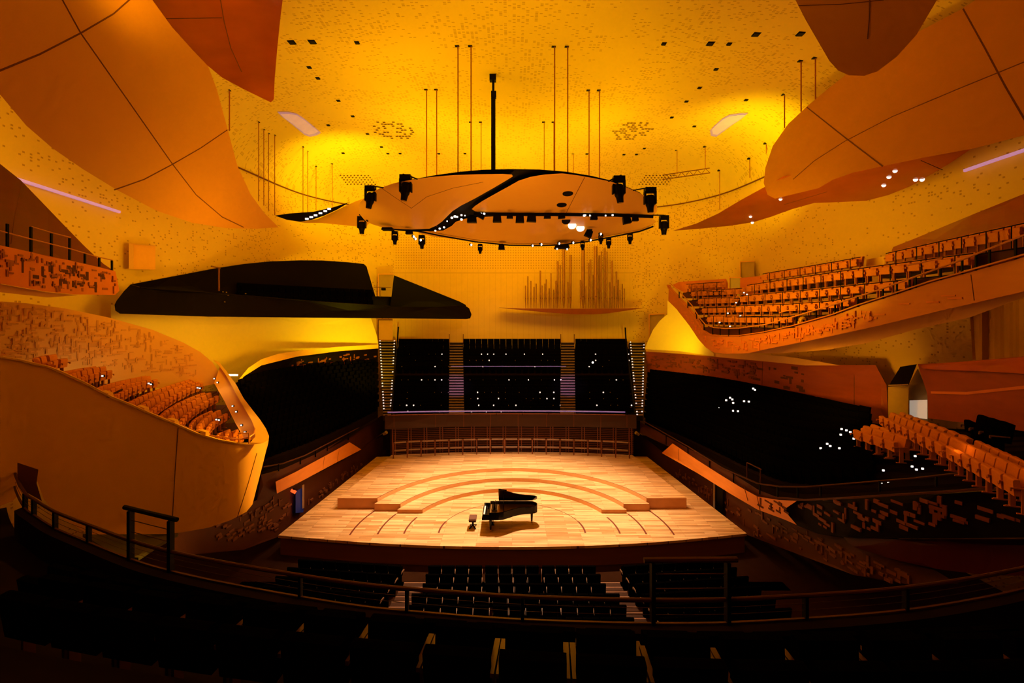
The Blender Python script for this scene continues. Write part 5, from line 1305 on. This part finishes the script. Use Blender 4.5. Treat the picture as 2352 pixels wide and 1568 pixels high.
# tier floors, seats, rails
def bal(px, s): return RBf(px) * s
ROWS_R = [  # base line, factor, chair count, seat top above base (px at ends)
    ([(1577, 672), (1663, 669)], 1.15, 6, 'far top row above the bend', 15, 17),
    ([(1590, 690), (1705, 685)], 1.12, 8, 'far second row above the bend', 17, 18),
    ([(1606, 708.5), (1690, 706)], 1.09, 6, 'far third row above the bend', 18, 19),
    ([(1616, 729.5), (1680, 729)], 1.06, 5, 'far fourth row above the bend', 19, 20),
    ([(1627, 751), (1700, 752), (1790, 755), (1826, 752)], 1.025, 14, 'lowest row by the parapet', 20, 22),
    ([(1752, 657), (1840, 645), (1918, 634), (1976, 625)], 1.20, 12, 'top row left of the gap', 22, 27),
    ([(2035, 618), (2150, 600), (2300, 577), (2352, 569)], 1.20, 13, 'top row right of the gap', 28, 44),
    ([(1716, 683), (1810, 672), (1918, 660), (1990, 652), (2061, 645), (2150, 636), (2235, 628)], 1.15, 21, 'second long row', 22, 36),
    ([(1702, 706), (1790, 701), (1880, 696), (1970, 689), (2090, 680)], 1.10, 16, 'third long row', 21, 30),
    ([(1692, 729), (1810, 728), (1900, 724), (1960, 716)], 1.05, 12, 'fourth long row', 21, 26)]
fl = MB()
for base, s, n, nm, h0, h1 in ROWS_R:
    poly = [W(x, y, bal(x, s)) for x, y in base]
    pts, sp = row_points(poly, n)
    for i, (p, tg) in enumerate(pts):
        px = p.x / p.y * F + CX
        t = (px - base[0][0]) / (base[-1][0] - base[0][0]); hpx = (h0 + (h1 - h0) * t) * 1.40
        hs = min(1.05, hpx * p.y / F / 1.02); k = min(1.05, max(.5, sp / .575))
        place_chair(ORG, 'balcony_chair', p, face_angle(Vector((tg.x, tg.y, 0)).normalized(), (-1, -.15)), f'orange balcony chair, {ORD[i + 1]} from the far end, {nm}', 'orange chairs of the orange balcony', (k, k, hs))
    nrm = Vector((1, .25, 0)).normalized()
    for a, b in zip(poly, poly[1:]):
        V = [a - nrm * .35, b - nrm * .35, b + nrm * .75, a + nrm * .75]
        fl.add(V + [v - Vector((0, 0, .45)) for v in V], [(0, 1, 2, 3), (7, 6, 5, 4), (0, 4, 5, 1), (3, 2, 6, 7), (1, 5, 6, 2), (0, 3, 7, 4)])
    rr = thing('row_railing', f'black railing in front of the {nm} of the orange balcony', 'railing', poly[0], 'black row railings of the orange balcony')
    top = [W(x, y - 1.0, bal(x, s * .975)) for x, y in base]
    mb = MB(); mb.tube(top, .022, 5); mb.obj('lower_rail', 'black', rr)
    hh = .82 if 'top row' in nm else .68
    tp = []
    for (x, y) in base:
        t = (x - base[0][0]) / (base[-1][0] - base[0][0]); tp.append(W(x, y - (h0 + (h1 - h0) * t) * 1.28, bal(x, s * .975)))
    mb = MB(); mb.tube(tp, .022, 5); mb.obj('upper_rail', 'black', rr)
    ps, _ = row_points(top, max(3, n // 2)); pt2, _ = row_points(tp, max(3, n // 2))
    for (a, _), (b, _) in zip(ps, pt2):
        mb = MB(); mb.tube([a, b], .020, 5); mb.obj('post', 'black', rr)
fl.obj('tier_floors', 'browndeck', ob)
mb = patch([(2048, 575), (2052, 567), (2100, 548), (2235, 492), (2352, 445), (2700, 290), (2700, 520), (2352, 575), (2200, 597), (2060, 615)], scaled(RBf, 1.27), .1, 40); mb.obj('back_panel', 'redwood', ob)
mb = patch([(1543, 655), (1560, 647), (1668, 640), (1672, 650), (1672, 672), (1575, 674)], scaled(RBf, 1.19), .1, 30); mb.obj('back_panel', 'relief_red', ob)
mb = patch([(1700, 638), (1752, 633), (1752, 690), (1700, 700)], scaled(RBf, 1.20), .1, 0); mb.obj('back_panel', 'relief_red', ob)
mb = patch([(1990, 596), (2032, 588), (2032, 618), (1990, 624)], scaled(RBf, 1.25), .1, 0); mb.obj('gap_panel', 'rim', ob)
hr = [(1540, 651), (1560, 668), (1590, 702), (1607, 730), (1620, 745), (1640, 752), (1665, 754), (1699, 753), (1758, 745), (1830, 725), (1918, 698), (2020, 665), (2100, 636), (2200, 600), (2300, 560), (2352, 540), (2690, 420)]
rg = thing('balcony_railing', 'orange handrail on black posts along the orange balcony parapet', 'railing', W(1700, 772, 28))
mb = MB(); mb.tube([W(x, y, RBf(x) * .998) for x, y in hr], .035, 6); mb.obj('handrail', 'railorange', rg)
T_ = tab(*topl); Hh = tab(*hr)
for x in (1560, 1580, 1600, 1617, 1637, 1654, 1674, 1698, 1725, 1756, 1790, 1830, 1875, 1918, 1934, 1970, 2028, 2060, 2089, 2103, 2160, 2210, 2242, 2273, 2333):
    mb = MB(); mb.bar(W(x, Hh(x), RBf(x) * .999), W(x, T_(x), RBf(x) * .999), .055, .05); mb.obj('post', 'black', rg)
for (x0, y0), (x1, y1) in (((1790, 718), (1832, 707)), ((2086, 609), (2165, 592))):
    mb = MB(); mb.tube([W(x0, y0, RBf(x0) * .997), W(x1, y1, RBf(x1) * .997)], .03, 6); mb.obj('high_handrail', 'railorange', rg)
for i, (x, y, Y, lab) in enumerate(((1842, 740, 24.2, 'lowest beside the parapet'), (1878, 711, 25.4, 'second up the aisle'), (1919, 677, 26.5, 'third up the aisle'), (1959, 643, 26.2, 'topmost up the aisle'))):
    c = W(x, y, Y); mb = MB(); mb.tube([c + Vector((0, 0, .1)), c + Vector((0, -.05, .1)), c + Vector((0, -.12, .08))], [.19, .2, .13], 12); mb.box(c + Vector((0, .1, -.15)), (.3, .2, .4)); mb.tube([c + Vector((0, -.12, .08)), c + Vector((0, -.14, .08))], .05, 8, mi=1)
    solo('aisle_fitting', mb, ['rim', 'black'], f'round yellow lit fitting on the orange balcony aisle, {lab}', 'fitting', 'yellow fittings on the orange balcony aisle')
for x, y, Y in ((1690, 695, 29.5), (1671, 719, 29.6), (1652, 740, 29.8), (1708, 672, 30), (1715, 676, 30), (1700, 725, 28), (1676, 749, 28.5)):
    c = W(x, y, Y); mb = MB(); mb.box(c, (.12, .06, .10)); mb.box(c + Vector((0, -.04, 0)), (.09, .02, .07), mi=1); solo('aisle_lamp', mb, ['black', 'white_lamp'], 'tiny white aisle lamp among the far chairs of the orange balcony', 'lamp', 'aisle lamps of the orange balcony')
# curtain hanging on the right wall under the balcony
cd_ = MB(); cp_ = []
for i in range(30):
    px = 2228 + i * 7; Y = wall_Y(px) * .93 + .12 * math.sin(i * 1.3) * (1 if i < 8 else .25)
    cp_.append((W(px, 720 - (px - 2228) * .28, Y), W(px + (6 if i < 2 else 0), 826 + (px - 2228) * .02, Y)))
for (a, b), (c, d) in zip(cp_, cp_[1:]): cd_.add([a, c, d, b], [(0, 1, 2, 3)])
solo('wall_curtain', cd_, 'curtain', 'plain tan curtain hanging under the orange balcony at the right edge', 'curtain', smooth=True)

# ------------------------------------------------------------------ lights
def lamp(kind, name, loc, energy, col, size=1.0, target=None, spot=None, blend=.5, shape=None, size_y=None):
    l = bpy.data.lights.new(name, kind); l.energy = energy; l.color = col
    if kind == 'AREA':
        l.size = size
        if size_y: l.shape = 'RECTANGLE'; l.size_y = size_y
    else: l.shadow_soft_size = size
    if kind == 'SPOT': l.spot_size = spot; l.spot_blend = blend
    o = bpy.data.objects.new(name, l); COL.objects.link(o); o.location = loc
    if target is not None: o.rotation_euler = (Vector(target) - Vector(loc)).to_track_quat('-Z', 'Y').to_euler()
    return o
AMB = (1.0, .50, .003)
YEL = (1.0, .70, .002)
ORA = (1.0, .36, .010)
# uplights on top of the canopy and reflectors
for x, y, z, e in ((-6, 27, 18.6, 440), (6, 27, 18.6, 250), (0, 22, 18.4, 230), (0, 13, 19, 380)):
    lamp('AREA', 'uplight', (x, y, z), e, AMB, 5, (x * 1.1, y + .5, 25))
for x, y, z, e in ((-6, 35, 18.6, 560), (6, 35, 18.6, 500), (0, 39, 18.6, 400)):
    lamp('AREA', 'uplight', (x, y, z), e, (1, .58, .002), 5, (x * 1.2, y + 1.5, 25))
for x, y, z, e, tg in ((-12.5, 36, 18.8, 3000, (-14.6, 43, 23.4)), (14.5, 30, 18.8, 2500, (17.4, 35.2, 23.0))):
    lamp('SPOT', 'cove_spot', (x, y, z), e, YEL, .5, tg, 2.1, 1.0)
lamp('SPOT', 'cove_spot', (-11, 16.5, 20.5), 550, AMB, .5, (-12.5, 17, 24), 2.4, 1.0)
# rear wall wash; unseen lamps added to brighten the side walls
lamp('AREA', 'wall_fill', (0, 37, 17.2), 900, AMB, 14, (0, 47, 15), size_y=3)
lamp('AREA', 'wall_fill', (-9.5, 23, 13), 470, AMB, 4, (-20, 30, 14), size_y=4)
lamp('SPOT', 'wall_fill', (-16.5, 13.5, 17.6), 1700, AMB, .6, (-21.1, 20.5, 17.0), 1.9, 1)
lamp('AREA', 'wall_fill', (9.5, 24, 13), 560, AMB, 4, (20, 30, 14.5), size_y=4)
lamp('SPOT', 'wall_fill', (12.5, 20.5, 7.0), 1500, (1, .42, .01), .5, (20.2, 28.5, 7.8), 1.0, 1)
# added fill lamps below the canopy for a general warm glow
lamp('POINT', 'hall_fill', (0, 21, 12.5), 640, ORA, 2.5)
lamp('POINT', 'hall_fill', (-2, 32, 9.5), 480, ORA, 1.5)
lamp('POINT', 'hall_fill', (0, 11, 10.5), 330, ORA, 1.5)
# light from the canopy onto the nose of the cream balcony and the parapets beside the stage
lamp('SPOT', 'balcony_spot', (-2, 31, 14.5), 24000, (1, .47, .02), .4, (-9.4, 18.3, 4.7), math.radians(25), .8)
lamp('SPOT', 'balcony_spot', (3, 27, 14.5), 2600, (1, .5, .1), .3, (11, 27.5, 3.2), math.radians(40), .9)
lamp('SPOT', 'balcony_spot', (-3, 27, 14.5), 2200, (1, .5, .12), .3, (-11.3, 28.5, 3.2), math.radians(40), .9)
# stage light
lamp('SPOT', 'stage_key', (0.3, 30.2, 15.6), 22500, (1, .70, .45), .22, (0, 26.9, 0), math.radians(74), .75)
for x, y, tx, ty, e in ((-5, 30, -8.5, 27.5, 4200), (5, 30, 8.5, 27.5, 4200), (-4, 32, -4, 34, 1800), (4, 32, 4, 34, 1800)):
    lamp('SPOT', 'stage_spot', (x, y, 15.4), e, (1, .68, .42), .25, (tx, ty, 0), math.radians(44), .9)
# soffit lamps
lamp('SPOT', 'soffit_spot', (-8.5, 36.5, 6.2), 2600, YEL, .4, (-13.5, 40, 9.2), 2.0, 1)
lamp('SPOT', 'soffit_spot', (-13, 27.5, 7.8), 800, AMB, .4, (-17.5, 30, 9.2), 2.2, 1)
lamp('SPOT', 'soffit_spot', (11.2, 35.5, 7.5), 900, YEL, .4, (13, 39.5, 9), 1.9, 1)
# step lamps by the relief wall of the cream balcony
for x, y, Y in ((152, 843, 18.8), (258, 862, 20.0)):
    lamp('POINT', 'step_lamp', W(x, y, Y), 8, (1, .75, .4), .06)
lamp('POINT', 'step_lamp', W(503, 868, 22.2), 6, (1, .8, .5), .06)
lamp('POINT', 'step_lamp', W(545, 945, 19.4), 4, (1, .8, .5), .06)
lamp('POINT', 'step_lamp', W(2186, 1018, 13.6), 5, (1, .35, .08), .05)
# violet spill on the choir stairs
for sx in (-1, 1):
    lamp('SPOT', 'violet_spot', (0, 30, 14.5), 9000, (.42, .30, 1), .15, (sx * 4.55, 40.3, 5.2), math.radians(13), .7)
lamp('SPOT', 'stair_spot', (0, 31, 13.5), 350, (1, .7, .5), .2, (0, 43, 7.0), math.radians(60), .6)

w = bpy.data.worlds.new('world'); sc.world = w; w.use_nodes = True
w.node_tree.nodes['Background'].inputs[0].default_value = (.02, .01, .003, 1)
w.node_tree.nodes['Background'].inputs[1].default_value = .1
sc.cycles.sample_clamp_indirect = 4
sc.cycles.max_bounces = 5
sc.cycles.glossy_bounces = 2
sc.cycles.use_adaptive_sampling = True
sc.cycles.adaptive_threshold = 0.09
sc.cycles.adaptive_min_samples = 12
sc.cycles.caustics_reflective = False
sc.cycles.caustics_refractive = False
for pr in (BLK, BLKF, ORG):
    for o in pr: bpy.data.objects.remove(o)
print('chairs', NCH)

for o in bpy.data.objects:
    if o.get('label') and len(o['label'].split())>16: print('LONG',o['label'])
